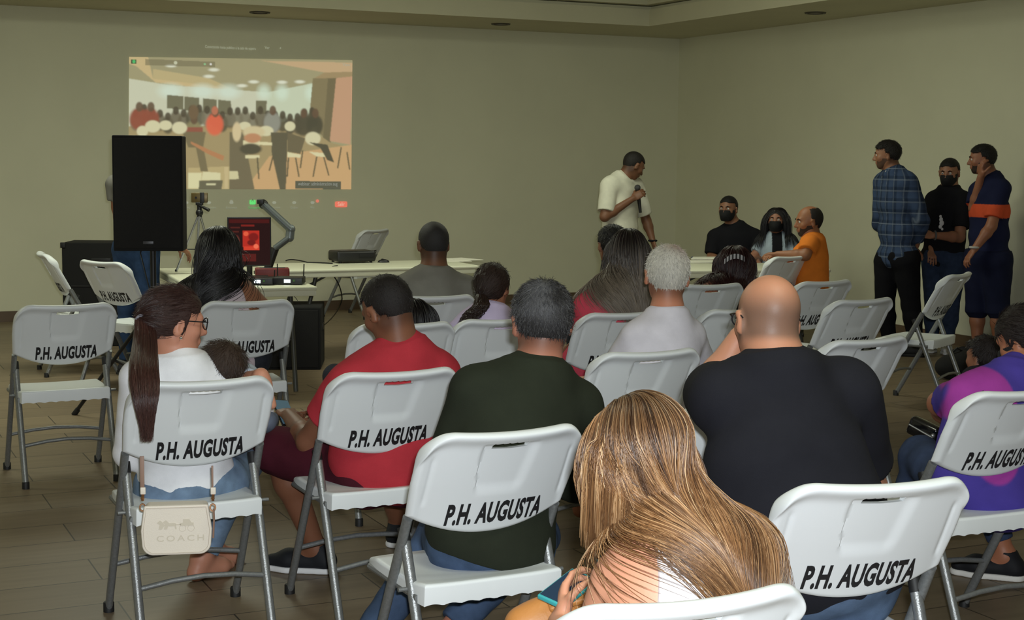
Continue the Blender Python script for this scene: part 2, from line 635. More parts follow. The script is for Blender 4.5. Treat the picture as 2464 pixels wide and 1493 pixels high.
def make_chair_proto():
    root = thing('folding_chair', 'x', 'chair')
    bk = make_backrest(); bk.parent = root
    make_lettering(bk)
    st = make_seat(); st.parent = root
    for s in (-1, 1):
        x = s * 0.218
        lg = MB().tube([(x, line_y(.60) + .004, .60), (x, line_y(0.02), 0.02)], 0.0160, 12, flat=0.8)
        f = lg.build('leg', steel, root, True)
        MB().lathe([(0.0185, 0.0), (0.0185, 0.03), (0.016, 0.034)], (x, line_y(.012), 0.0), 14).build('foot_cap', rubber, f, True)
        x2 = s * 0.207
        yr = lambda z: -0.275 + 0.232 * z / 0.56
        r_ = MB().tube([(x2, yr(.545), .545), (x2, yr(.02), .02)], 0.0145, 12)
        f = r_.build('leg', steel_b, root, True)
        MB().tube([(x2, yr(.56), .56), (x2, yr(.525), .525)], 0.0158, 12).build('end_cap', rubber, f, True)
        MB().lathe([(0.017, 0.0), (0.017, 0.028), (0.015, 0.032)], (x2, yr(.012), 0.0), 14).build('foot_cap', rubber, f, True)
        MB().tube([(s * 0.19, yr(.42), .41), (s * 0.245, yr(.42), .41)], 0.006, 8).build('pivot_bolt', steel, root, True)
        MB().tube([(s * .205, -0.14, 0.394), (s * .205, 0.20, 0.394)], 0.0095, 8).build('seat_rail', steel, root, True)
    zb = 0.185
    MB().tube([(-.2, yr(zb), zb), (-.1, yr(zb) - .004, zb + .016), (0, yr(zb) - .006, zb + .022), (.1, yr(zb) - .004, zb + .016), (.2, yr(zb), zb)], 0.0085, 10).build('crossbar', steel, root, True)
    yf = line_y(zb)
    MB().tube([(-.222, yf, zb), (-.11, yf, zb + .016), (0, yf, zb + .022), (.11, yf, zb + .016), (.222, yf, zb)], 0.0085, 10).build('crossbar', steel, root, True)
    return root


def copy_tree(o, parent=None):
    kids = [k for k in bpy.data.objects if k.parent == o]
    c = o.copy()
    C.objects.link(c)
    c.parent = parent
    for ch in kids:
        copy_tree(ch, c)
    return c


proto = make_chair_proto()
CSC = 1.04
proto.scale = (CSC,) * 3
GRP = 'white folding chairs facing the projected picture'
CH = {}
bpy.context.view_layer.update()
KIDS = {}


def chair(key, px, py, yaw, label):
    "px, py: middle of the top edge of the backrest"
    global proto
    p = onz(px, py, (ZTOP - .008) * CSC)
    a = math.radians(yaw)
    off = Matrix.Rotation(a, 3, 'Z') @ (Vector((0, line_y(.84) - .05, 0)) * CSC)
    o = p - off
    o.z = 0
    c = proto if not CH else copy_tree(proto)
    c.location = o
    c.rotation_euler = (0, 0, a)
    c['label'] = label
    c['group'] = GRP
    CH[key] = (o.copy(), a)
    return c


CHAIRS = [
    ('near', 2142, 1168, 15, 'large white folding chair in the right foreground, bald man in it'),
    ('bag', 500, 918, 26, 'white folding chair at left with a cream handbag hanging behind it, ponytailed woman in it'),
    ('red', 968, 896, 27, 'white folding chair the man in the red shirt sits on'),
    ('green', 1240, 1040, 27, 'white folding chair the man in the dark green sweater sits on'),
    ('blonde', 1690, 1450, 22, 'white folding chair cut by the bottom edge, under the blonde woman'),
    ('hchair', 1832, 965, 24, 'white folding chair half hidden between the blonde hair and the black T-shirt'),
    ('purple', 2485, 942, 25, 'white folding chair cut by the right edge, behind the purple shirt'),
    ('empty', 166, 735, 27, 'empty white folding chair at the far left, full lettering and seat in view'),
    ('black', 602, 726, 22, 'white folding chair behind the toddler head, under the long black haired woman'),
    ('gusta', 2108, 818, 32, 'empty white folding chair right of the bald man, ending letters GUSTA showing'),
    ('white', 1578, 848, 27, 'white folding chair of the grey haired man, just above the blonde head'),
    ('r3', 2092, 722, 34, 'empty white folding chair with only its hand hole showing, before the plaid man'),
    ('r4', 1998, 678, 34, 'empty white folding chair showing P.H. beside the bald head'),
    ('orange', 1912, 618, 42, 'white folding chair of the man in the orange shirt'),
    ('side', 2322, 660, 55, 'white folding chair turned sideways with an empty seat before the standing men'),
    ('grey', 1052, 714, 20, 'white folding chair of the buzz cut man in the grey shirt'),
    ('mid', 982, 781, 22, 'white folding chair just behind the head of the man in red'),
    ('girl', 1222, 770, 22, 'white folding chair under the curly ponytailed girl in lavender'),
    ('pink', 1514, 754, 26, 'white folding chair of the long haired woman in the pink top'),
    ('mr', 1800, 746, 27, 'white folding chair left of the bald man, behind his raised arm'),
    ('clip', 1722, 686, 27, 'white folding chair of the woman with the patterned hair clip'),
    ('fl1', 232, 630, -36, 'white folding chair before the black case, letters AUGUSTA half in view'),
    ('fl2', 92, 610, -66, 'white folding chair at the left wall turned to the side'),
    ('wall', 912, 553, 60, 'white folding chair by the back wall, behind the projector'),
]
for c_ in CHAIRS:
    chair(*c_)

# ------------------------------------------------------------------ soft bodies: blended distance fields
def nrm(v):
    v = np.asarray(v, float)
    return v / (np.linalg.norm(v) + 1e-9)


def V3(p):
    return np.array([p[0], p[1], p[2]], float)


class Field:
    def __init__(s, lo, hi, h):
        s.h = h
        s.lo = np.array(lo, float)
        s.n = np.ceil((np.array(hi) - s.lo) / h).astype(int) + 1
        s.f = np.full(s.n, 1.0, np.float32)

    def sl(s, lo, hi):
        a = np.clip(np.floor((np.array(lo) - s.lo) / s.h).astype(int), 0, s.n)
        b_ = np.clip(np.ceil((np.array(hi) - s.lo) / s.h).astype(int) + 1, 0, s.n)
        return a, b_

    def local(s, lo, hi):
        a, b_ = s.sl(lo, hi)
        if np.any(b_ <= a):
            return None
        g = [(s.lo[i] + s.h * np.arange(a[i], b_[i])).astype(np.float32) for i in range(3)]
        P = np.stack(np.meshgrid(*g, indexing='ij'), -1)
        return a, b_, P

    def put(s, prim, k=0.02, op='add', grow=0.0):
        d, lo, hi = prim
        mg = 0.05 + grow
        L = s.local(lo - mg, hi + mg)
        if L is None:
            return
        a, b_, P = L
        v = d(P) - grow
        cur = s.f[a[0]:b_[0], a[1]:b_[1], a[2]:b_[2]]
        if op == 'add':
            hh = np.clip(0.5 + 0.5 * (cur - v) / k, 0, 1)
            r = cur * (1 - hh) + v * hh - k * hh * (1 - hh)
        else:
            v = -v
            hh = np.clip(0.5 - 0.5 * (cur - v) / k, 0, 1)
            r = cur * (1 - hh) + v * hh + k * hh * (1 - hh)
        s.f[a[0]:b_[0], a[1]:b_[1], a[2]:b_[2]] = r

    def sample(s, p):
        q = (p - s.lo) / s.h
        q = np.clip(q, 0, s.n - 1.001)
        i = q.astype(int)
        t = q - i
        r = 0
        for dx in (0, 1):
            for dy in (0, 1):
                for dz in (0, 1):
                    w_ = (t[:, 0] if dx else 1 - t[:, 0]) * (t[:, 1] if dy else 1 - t[:, 1]) * (t[:, 2] if dz else 1 - t[:, 2])
                    r = r + w_ * s.f[i[:, 0] + dx, i[:, 1] + dy, i[:, 2] + dz]
        return r

    def grad(s, p):
        e = s.h
        g = np.stack([s.sample(p + [e, 0, 0]) - s.sample(p - [e, 0, 0]), s.sample(p + [0, e, 0]) - s.sample(p - [0, e, 0]), s.sample(p + [0, 0, e]) - s.sample(p - [0, 0, e])], -1)
        return g / (np.linalg.norm(g, axis=1, keepdims=True) + 1e-9)

    def mesh(s):
        f = s.f
        f[0], f[-1], f[:, 0], f[:, -1], f[:, :, 0], f[:, :, -1] = [1.0] * 6
        ins = f < 0
        c8 = [ins[dx:s.n[0] - 1 + dx, dy:s.n[1] - 1 + dy, dz:s.n[2] - 1 + dz] for dx in (0, 1) for dy in (0, 1) for dz in (0, 1)]
        cnt = sum(c.astype(np.int8) for c in c8)
        act = (cnt > 0) & (cnt < 8)
        ids = np.full(act.shape, -1, np.int64)
        ai = np.argwhere(act)
        ids[act] = np.arange(len(ai))
        acc = np.zeros((len(ai), 3))
        num = np.zeros(len(ai))
        for ax in range(3):
            for o1 in (0, 1):
                for o2 in (0, 1):
                    o = [0, 0, 0]
                    oth = [q for q in range(3) if q != ax]
                    o[oth[0]], o[oth[1]] = o1, o2
                    A = ai + o
                    e = np.zeros(3, int)
                    e[ax] = 1
                    Bq = A + e
                    fa = f[A[:, 0], A[:, 1], A[:, 2]]
                    fb = f[Bq[:, 0], Bq[:, 1], Bq[:, 2]]
                    x = (fa < 0) != (fb < 0)
                    t = np.where(x, fa / np.where(x, fa - fb, 1), 0)
                    pt = A + e * t[:, None]
                    acc[x] += pt[x]
                    num[x] += 1
        verts = acc / num[:, None] * s.h + s.lo
        faces = []
        for ax in range(3):
            oth = [q for q in range(3) if q != ax]
            sh = [slice(1, -1)] * 3
            sa = [slice(1, s.n[q] - 1) for q in range(3)]
            sb = list(sa)
            sa[ax] = slice(0, s.n[ax] - 1)
            sb[ax] = slice(1, s.n[ax])
            A, Bq = ins[tuple(sa)], ins[tuple(sb)]
            cr = np.argwhere(A != Bq)
            fl_ = A[tuple(cr.T)]
            base = cr.copy()
            base[:, oth[0]] += 1
            base[:, oth[1]] += 1
            q = []
            for d0, d1 in ((0, 0), (1, 0), (1, 1), (0, 1)):
                c = base.copy()
                c[:, oth[0]] -= d0
                c[:, oth[1]] -= d1
                q.append(ids[c[:, 0], c[:, 1], c[:, 2]])
            q = np.stack(q, -1)
            if ax == 1:
                fl_ = ~fl_
            q[~fl_] = q[~fl_][:, ::-1]
            faces.append(q)
        faces = np.concatenate(faces)
        faces = faces[(faces >= 0).all(1)]
        return verts, faces


def cone(a, b_, ra, rb, cuts=(), flat=None):
    "tapered capsule; cuts = ('a','b') ends cut flat; flat=(axis, factor) squashes it along a world axis"
    a, b_ = V3(a), V3(b_)
    ba = b_ - a
    L2 = float(ba @ ba) + 1e-9
    L = math.sqrt(L2)
    rm = max(ra, rb)
    if flat is not None:
        ax, fk = nrm(flat[0]), flat[1]
        rm *= max(1, 1 / fk)

    def d(P):
        pa = P - a
        t = np.clip((pa @ ba) / L2, 0, 1)
        q = pa - t[..., None] * ba
        if flat is not None:
            c = q @ ax
            q = q + (c * (fk - 1))[..., None] * ax
        v = np.sqrt((q * q).sum(-1)) - (ra + (rb - ra) * t)
        if 'b' in cuts:
            v = np.maximum(v, (P - b_) @ (ba / L))
        if 'a' in cuts:
            v = np.maximum(v, -((P - a) @ (ba / L)))
        return v
    return d, np.minimum(a, b_) - rm, np.maximum(a, b_) + rm


def ell(c, r, R=None):
    c = V3(c)
    r = np.array(r, float)
    R = np.eye(3) if R is None else np.array(R)
    rm = r.max()

    def d(P):
        q = (P - c) @ R
        k0 = np.sqrt(((q / r) ** 2).sum(-1))
        k1 = np.sqrt(((q / (r * r)) ** 2).sum(-1))
        return k0 * (k0 - 1) / (k1 + 1e-9)
    return d, c - rm, c + rm


def halfspace_cut(prim, pl):
    d, lo, hi = prim
    def g(P):
        v = d(P)
        for n, o in pl:
            v = np.maximum(v, (P - V3(o)) @ nrm(n))
        return v
    return g, lo, hi


def rotm(yaw, pit=0, rol=0):
    return np.array(Matrix.Rotation(math.radians(yaw), 3, 'Z') @ Matrix.Rotation(math.radians(-pit), 3, 'X') @ Matrix.Rotation(math.radians(rol), 3, 'Y'))


def fnoise(p, sc, seed=0, ax=None):
    r_ = np.random.default_rng(seed)
    o = np.zeros(len(p))
    for i in range(6):
        k = r_.normal(size=3)
        if ax is not None:
            k = k * ax
        k = k / (np.linalg.norm(k) + 1e-9) * sc * (0.6 + 0.25 * i)
        o += np.sin(p @ k + r_.uniform(0, 6.28)) / (1 + .3 * i)
    return o / 3


skin_m = mat('skin', attr=True, rough=0.5, spec=0.4, sss=0.15, bump=0.06, bscale=260)
cloth_m = mat('cotton_cloth', attr=True, rough=0.92, spec=0.15, bump=0.22, bscale=420, noise=0.07, nscale=14)
denim_m = mat('denim_cloth', attr=True, rough=0.9, spec=0.15, bump=0.35, bscale=600, noise=0.18, nscale=22)
hair_m = mat('hair', attr=True, rough=0.36, spec=0.55)
hairmat_m = mat('short_hair', attr=True, rough=0.6, spec=0.35, bump=0.5, bscale=500)
shoe_m = mat('shoe_fabric', attr=True, rough=0.7, spec=0.3)
eye_m = mat('eye', attr=True, rough=0.2, spec=0.5)
mask_m = mat('black_face_mask', srgb(20, 20, 22), 0.85)


def hand_prims(w, d, n, side, curl=0.5, sc=1.0, spread=1.0):
    """w wrist point, d direction of the palm, n direction the palm faces, side=+1 thumb towards cross(d,n)"""
    d = nrm(d)
    n = nrm(np.asarray(n) - d * (np.asarray(n) @ d))
    t = np.cross(d, n) * side
    w = V3(w)
    out = []
    pc = w + d * 0.045 * sc
    R = np.stack([t, d, n], -1)
    out.append((ell(pc, (0.041 * sc, 0.052 * sc, 0.0155 * sc), R), 0.015))
    out.append((ell(w + d * .03 * sc + t * .026 * sc + n * .008 * sc, (.018 * sc, .028 * sc, .016 * sc), R), 0.012))
    for i, (o, l) in enumerate(((0.030, .070), (0.010, .078), (-0.011, .072), (-0.030, .057))):
        base = w + d * (0.088 - .004 * abs(i - 1)) * sc + t * o * sc
        dirv = nrm(d + t * o * 2.2 * spread)
        p = base - d * 0.015 * sc
        r = 0.0092 * sc if i < 3 else 0.008 * sc
        ang = 0.12 + curl * (0.35 + .05 * i)
        q = base
        out.append((cone(p, q, r * 1.08, r * 1.05), 0.008))
        a = 0
        for j, fr in enumerate((0.45, 0.32, 0.23)):
            a += ang * (1.0 if j == 0 else 1.25)
            dd = dirv * math.cos(a) + n * math.sin(a)
            q2 = q + dd * l * fr * sc
            out.append((cone(q, q2, r * (1 - .08 * j), r * (.93 - .09 * j)), 0.004))
            q = q2
    tb = w + d * .028 * sc + t * .028 * sc + n * .006 * sc
    t1 = tb + nrm(t * .85 + d * .65 + n * .3) * .036 * sc
    t2 = t1 + nrm(t * .35 + d * .9 + n * (.3 + curl * .5)) * .03 * sc
    t3 = t2 + nrm(t * .05 + d * .9 + n * (.5 + curl * .6)) * .024 * sc
    out.append((cone(tb, t1, .0125 * sc, .0105 * sc), 0.012))
    out.append((cone(t1, t2, .0102 * sc, .0095 * sc), 0.005))
    out.append((cone(t2, t3, .0095 * sc, .0078 * sc), 0.004))
    return out


def head_prims(c, R, s=1.0, ears=True, jaw=1.0, female=False):
    "c centre of the skull, R head axes (columns: right, forward, up)"
    P = lambda x, y, z: c + R @ (np.array([x, y, z]) * s)
    A = []
    A.append(('add', ell(P(0, -.014, .014), (.076 * s, .097 * s, .088 * s), R), .02))
    A.append(('add', ell(P(0, .028, -.045), (.060 * s * jaw, .060 * s, .072 * s), R), .03))
    A.append(('add', ell(P(0, .052, -.096), (.026 * s * jaw, .022 * s, .018 * s), R), .03))
    A.append(('add', cone(P(-.048 * jaw, -.01, -.06), P(-.02, .052, -.098), .018 * s, .016 * s), .025))
    A.append(('add', cone(P(.048 * jaw, -.01, -.06), P(.02, .052, -.098), .018 * s, .016 * s), .025))
    A.append(('add', cone(P(-.034, .073, .012), P(.034, .073, .012), .013 * s, .013 * s), .016))
    A.append(('add', ell(P(-.042, .055, -.032), (.022 * s, .022 * s, .02 * s), R), .02))
    A.append(('add', ell(P(.042, .055, -.032), (.022 * s, .022 * s, .02 * s), R), .02))
    A.append(('sub', ell(P(-.031, .098, -.006), (.016 * s, .016 * s, .011 * s), R), .012))
    A.append(('sub', ell(P(.031, .098, -.006), (.016 * s, .016 * s, .011 * s), R), .012))
    A.append(('add', cone(P(0, .084, .0), P(0, .104, -.036), .0085 * s, .012 * s), .010))
    A.append(('add', cone(P(-.011, .093, -.041), P(.011, .093, -.041), .0085 * s, .0085 * s), .006))
    A.append(('add', cone(P(-.018, .085, -.064), P(.018, .085, -.064), .0075 * s, .0075 * s), .006))
    A.append(('add', cone(P(-.015, .083, -.074), P(.015, .083, -.074), .0082 * s, .0082 * s), .006))
    if ears:
        for q in (-1, 1):
            Re = R @ np.array(Matrix.Rotation(q * -0.35, 3, 'Z')) @ np.array(Matrix.Rotation(-0.2, 3, 'X'))
            A.append(('add', ell(P(q * .081, -.008, -.022), (.009 * s, .019 * s, .033 * s), Re), .006))
            A.append(('sub', ell(P(q * .091, .0, -.020), (.008 * s, .010 * s, .018 * s), Re), .005))
    return A


def lerp(a, b_, t):
    return a * (1 - t) + b_ * t


class Person:
    """joints J in world space: pelvis, chest, neck, head, sh, el, wr (L,R), hip, kn, an, toe (L,R)"""

    def __init__(s, label, cat='person', yaw=0.0, h=0.007, S=1.0, skin=(150, 105, 80), fat=1.0, root=None, name='person'):
        s.S, s.h, s.fat = S, h, fat
        s.yaw = yaw
        s.skin = np.array(srgb(*skin))
        s.label = label
        s.J = {}
        s.name = name
        s.headR = None

    # default joint sets -------------------------------------------------
    def base(s, origin, J):
        Rz = rotm(s.yaw)
        for k, v in J.items():
            q = np.array(v, float) * s.S
            s.J[k] = V3(origin) + Rz @ q
        return s

    def sit(s, origin, up=0.0, lean=0.0, side=0.0, seat=0.475, **over):
        S = s.S
        J = dict(pelvis=(0, -.03, .0), chest=(side * .5, -.04 + lean * .5, .33), neck=(side, -.03 + lean, .50), head=(side * 1.1, .01 + lean * 1.15, .66),
                 shL=(-.175 + side, -.02 + lean, .455), shR=(.175 + side, -.02 + lean, .455),
                 elL=(-.23 + side * .6, .05 + lean, .19), elR=(.23 + side * .6, .05 + lean, .19),
                 wrL=(-.12, .28 + lean * .5, .12), wrR=(.12, .28 + lean * .5, .12),
                 hipL=(-.09, .0, -.01), hipR=(.09, .0, -.01), knL=(-.14, .42, .01), knR=(.14, .42, .01),
                 anL=(-.14, .40, -.43), anR=(.14, .40, -.43), toeL=(-.15, .54, -.475), toeR=(.15, .54, -.475))
        J.update(over)
        o = V3(origin) + np.array([0, 0, seat + 0.085 * S + up])
        s.base(o, J)
        for k in ('anL', 'anR', 'toeL', 'toeR'):
            s.J[k][2] = 0.085 if k[0] == 'a' else 0.035
        return s

    def stand(s, origin, **over):
        J = dict(pelvis=(0, 0, .95), chest=(0, .0, 1.28), neck=(0, -.01, 1.47), head=(0, .02, 1.64),
                 shL=(-.18, 0, 1.42), shR=(.18, 0, 1.42), elL=(-.22, -.02, 1.13), elR=(.22, -.02, 1.13),
                 wrL=(-.21, .06, .88), wrR=(.21, .06, .88), hipL=(-.09, 0, .92), hipR=(.09, 0, .92),
                 knL=(-.1, .02, .5), knR=(.1, .02, .5), anL=(-.1, -.01, .085), anR=(.1, -.01, .085), toeL=(-.12, .13, .035), toeR=(.12, .13, .035))
        J.update(over)
        s.base(origin, J)
        for k in ('anL', 'anR', 'toeL', 'toeR'):
            s.J[k][2] = 0.085 if k[0] == 'a' else 0.035
        return s

    def px(s, **kw):
        "bring joints to where the photo shows them, keeping their distance (or distance + dy)"
        f = getattr(s, 'plane', None)
        for k, v in kw.items():
            dy = v[2] if len(v) > 2 else 0.0
            if f is None:
                s.J[k] = V3(ony(v[0], v[1], s.J[k][1] + dy))
            else:
                o = np.array([0, 0, CAM_Z])
                d = V3(ray(v[0], v[1]))
                s.J[k] = o + d * (((s.J[k] + f * dy - o) @ f) / (d @ f))
        if 'neck' in kw and 'chest' not in kw:
            s.J['chest'] = lerp(s.J['pelvis'], s.J['neck'], .64)
        return s

    def face(s, yaw, pit=0, rol=0):
        s.headR = rotm(yaw, pit, rol)
        return s

    # body ---------------------------------------------------------------
    def torso(s, g=0.0):
        J, S, ft = s.J, s.S, s.fat
        up = nrm(J['neck'] - J['pelvis'])
        rt = nrm(J['shR'] - J['shL'])
        rt = nrm(rt - up * (rt @ up))
        fw = np.cross(up, rt)
        R = np.stack([rt, fw, up], -1)
        rp = nrm(nrm(J['hipR'] - J['hipL']))
        out = []
        out.append((ell(J['pelvis'] + up * .01, ((.165 * ft + g) * S, (.115 * ft + g) * S, (.11 + g) * S), R), .04))
        mid = lerp(J['pelvis'], J['chest'], .5)
        out.append((ell(mid, ((.145 * ft + g) * S, (.105 * ft + g) * S, (.15 + g) * S), R), .05))
        out.append((ell(J['chest'], ((.162 * (.6 + .4 * ft) + g) * S, (.108 * (.6 + .4 * ft) + g) * S, (.16 + g) * S), R), .05))
        ub = lerp(J['chest'], J['neck'], .55)
        out.append((cone(lerp(J['shL'], J['shR'], .08) - up * .012 * S, lerp(J['shL'], J['shR'], .92) - up * .012 * S, (.056 + g) * S, (.056 + g) * S), .05))
        out.append((ell(ub, ((.13 + g) * S, (.085 + g) * S, (.09 + g) * S), R), .05))
        # trapezius
        for k in ('shL', 'shR'):
            out.append((cone(lerp(J['neck'], J['head'], .12), lerp(J['neck'], J[k], .72), (.046 + g * .6) * S, (.050 + g) * S), .05))
        s.fr = (rt, fw, up)
        return out

    def arm(s, q, t0=0, t1=2, g=0.0, cut=''):
        "t from shoulder 0, elbow 1, wrist 2"
        J, S = s.J, s.S
        a, e, w_ = J['sh' + q], J['el' + q], J['wr' + q]
        ft = s.fat ** .5
        rr = [(.052 * ft + g) * S, (.041 * ft + g) * S, (.027 + g) * S]
        out = []
        if t0 < 1:
            te = min(t1, 1)
            out.append((cone(lerp(a, e, t0), lerp(a, e, te), lerp(rr[0], rr[1], t0), lerp(rr[0], rr[1], te), cut if t1 <= 1 else ''), .02))
        if t1 > 1:
            ts = max(t0, 1) - 1
            te = t1 - 1
            m_ = lerp(e, w_, .28)
            if ts < .28 and te > .28:
                out.append((cone(lerp(e, w_, ts), m_, rr[1] * .97, (.041 * ft + g) * S), .02))
                out.append((cone(m_, lerp(e, w_, te), (.041 * ft + g) * S, lerp(rr[1], rr[2], te), cut), .02))
            else:
                out.append((cone(lerp(e, w_, ts), lerp(e, w_, te), lerp(rr[1], rr[2], ts), lerp(rr[1], rr[2], te), cut), .02))
        return out

    def leg(s, q, t0=0, t1=2, g=0.0, cut=''):
        J, S = s.J, s.S
        a, e, w_ = J['hip' + q], J['kn' + q], J['an' + q]
        ft = s.fat ** .7
        rr = [(.088 * ft + g) * S, (.055 * ft + g) * S, (.036 + g) * S]
        out = []
        if t0 < 1:
            te = min(t1, 1)
            out.append((cone(lerp(a, e, t0), lerp(a, e, te), lerp(rr[0], rr[1], t0), lerp(rr[0], rr[1], te), cut if t1 <= 1 else ''), .04))
        if t1 > 1:
            te = t1 - 1
            m_ = lerp(e, w_, .3)
            back = -s.fr[1] if hasattr(s, 'fr') else 0
            if te > .3:
                out.append((cone(e, m_, rr[1] * .95, (.052 * ft + g) * S), .03))
                out.append((cone(m_, lerp(e, w_, te), (.052 * ft + g) * S, lerp(rr[1], rr[2], te), cut), .03))
            else:
                out.append((cone(e, lerp(e, w_, te), rr[1], lerp(rr[1], rr[2], te), cut), .03))
        return out

    def build(s, hands=None, ears=True, jaw=1.0, legs=True, feet=True, skincol=None, eyes=False, headS=1.0, arms='LR', fade=False):
        J = s.J
        S = s.S
        if s.headR is None:
            s.headR = rotm(s.yaw)
        s.hs = headS * S
        s.root = thing(s.name, s.label, 'person', tuple((J['pelvis'][0], J['pelvis'][1], 0.0)))
        allp = np.array([v for v in J.values()])
        lo, hi = allp.min(0) - .2, allp.max(0) + .2
        lo[2] = max(lo[2], -0.02)
        F = Field(lo, hi, s.h)
        s.lo, s.hi = lo, hi
        for p, k in s.torso():
            F.put(p, k)
        for q in arms:
            for p, k in s.arm(q):
                F.put(p, k)
        if legs:
            for q in 'LR':
                for p, k in s.leg(q):
                    F.put(p, k)
                if feet:
                    an, to = J['an' + q], J['toe' + q]
                    d = nrm((to - an) * [1, 1, 0])
                    heel = an - d * .03 * S
                    heel[2] = .035
                    ball = an + d * .10 * S
                    ball[2] = .032
                    F.put(cone(an, heel, .036 * S, .032 * S), .02)
                    F.put(cone(heel, ball, .030 * S, .034 * S), .02)
                    F.put(cone(an, ball, .034 * S, .028 * S), .03)
                    F.put(cone(ball, ball + d * .05 * S - [0, 0, .006], .034 * S, .024 * S, flat=((0, 0, 1), 1.35)), .02)
        # neck and head
        c = J['head']
        nb = lerp(J['chest'], J['neck'], .8)
        F.put(cone(nb, c + s.headR @ np.array([0, -.025, -.05]) * s.hs, (.062 + .006 * fade) * S * (.5 + .5 * s.fat), (.053 + .006 * fade) * S * (.5 + .5 * s.fat)), .035)
        for op, p, k in head_prims(c, s.headR, s.hs, ears, jaw):
            F.put(p, k, op)
        if hands:
            for w_, d, n, side, curl in hands:
                for p, k in hand_prims(w_, d, n, side, curl, S):
                    F.put(p, k)
        v, f = F.mesh()
        col = np.tile(s.skin, (len(v), 1))
        # flush and lips
        loc = (v - c) @ s.headR / s.hs
        lip = np.exp(-(((loc[:, 2] + .069) / .009) ** 2 + (loc[:, 0] / .022) ** 2)) * (loc[:, 1] > .07)
        col = col * (1 - .35 * lip[:, None]) + lip[:, None] * .35 * np.array([.45, .12, .1])
        col *= (1 + 0.06 * fnoise(v, 30, 3))[:, None]
        if fade:
            k = ss(-.125, -.07, loc[:, 2]) * ss(.02, -.03, loc[:, 1]) * (np.abs(loc[:, 0]) < .076) * (np.linalg.norm(loc, axis=1) < .16)
            col = col * (1 - .55 * k[:, None])
        if skincol is not None:
            col = skincol(v, loc, col)
        s.F = F
        s.body = meshobj('body', v - np.array(s.root.location), f, skin_m, s.root, True, cols=col)
        if eyes:
            for q in (-1, 1):
                e = c + s.headR @ (np.array([q * .031, .0755, -.005]) * s.hs)
                mb = MB().sphere(tuple(e - np.array(s.root.location)), .0115 * s.hs, 16)
                vv = np.array(mb.v)
                g = s.headR @ np.array([0, 1, 0])
                dd = (vv - (e - np.array(s.root.location))) @ g / (.0115 * s.hs)
                cc = np.where(dd[:, None] > .9, np.array([[.02, .012, .01]]), np.array([[.6, .56, .52]]))
                meshobj('eye', vv, mb.f, eye_m, s.root, True, cols=cc)
            for q in (-1, 1):
                pts = [c + s.headR @ (np.array([q * x, y, z]) * s.hs) for x, y, z in ((.014, .089, .010), (.03, .088, .017), (.047, .077, .011))]
                s.tube('eyebrow', pts, [.003, .0045, .002], (.012, .009, .008))
        return s

    def tube(s, name, pts, r, col, material=None, n=8, parent=None):
        o = np.array(s.root.location)
        mb = MB().tube([tuple(np.array(p) - o) for p in pts], r, n)
        return meshobj(name, mb.v, mb.f, material or cloth_m, parent or s.root, True, cols=np.tile(np.array(col), (len(mb.v), 1)))

    # clothing -----------------------------------------------------------
    def cloth(s, name, prims, colf, material=None, cuts=(), k=None, fold=0.004, fsc=26, hollow=None, seed=1, h=None, fax=None):
        F = Field(s.lo - .03, s.hi + .03, h or s.h)
        for p, kk in prims:
            F.put(p, k or kk)
        for n, o in cuts:
            L = F.local(F.lo, F.lo + F.h * F.n)
            F.f = np.maximum(F.f, ((L[2] - V3(o)) @ nrm(n)).astype(np.float32)) if L else F.f
        if hollow:
            for hp in hollow:
                F.put(hp, .008, 'sub')
        v, f = F.mesh()
        if len(v) == 0:
            return None
        if fold:
            g = F.grad(v)
            nz = fnoise(v, fsc, seed, fax) + .6 * fnoise(v, fsc * 2.3, seed + 5, fax)
            v = v + g * (nz * fold)[:, None]
        col = colf(v) if callable(colf) else np.tile(np.array(colf), (len(v), 1))
        return meshobj(name, v - np.array(s.root.location), f, material or cloth_m, s.root, True, cols=col)

    def shirt(s, col, sleeve=.62, g=.012, hem=-.02, neck=.02, name='shirt', fold=.004, neckw=.06, fsc=26, material=None, seed=1, wide=0.0, sl_g=None, fax=None, collar=.14, tank=None):
        J, S = s.J, s.S
        s.torso()
        rt, fw, up = s.fr
        P = s.torso(g + wide)
        for q in 'LR':
            if sleeve > 0:
                P += s.arm(q, 0, sleeve, (sl_g if sl_g is not None else g + .008), 'b')
        P.append((cone(lerp(J['neck'], J['head'], -.1), lerp(J['neck'], J['head'], collar), (.074 + g) * S * (.5 + .5 * s.fat), (.068 + g * .7) * S * (.5 + .5 * s.fat), 'b'), .035))
        hemp = J['pelvis'] + up * (hem - .07)
        cuts = [(-up, hemp)]
        if tank:
            cuts.append((-rt + .18 * up, lerp(J['shL'], J['shR'], tank[0])))
            cuts.append((rt + .18 * up, lerp(J['shL'], J['shR'], tank[1])))
        hol = None
        return s.cloth(name, P, col, material, cuts, fold=fold, hollow=hol, fsc=fsc, seed=seed, fax=fax)

    def trousers(s, col, length=1.93, g=.012, name='trousers', material=None, seed=2, fold=.005, top=.06):
        J = s.J
        P = []
        s.torso()
        up = s.fr[2]
        t = s.torso(g)
        P += [(halfspace_cut(t[0][0], [(up, J['pelvis'] + up * top)]), t[0][1])]
        for q in 'LR':
            P += s.leg(q, 0, length, g, 'b')
        return s.cloth(name, P, col, material or denim_m, (), fold=fold, seed=seed)

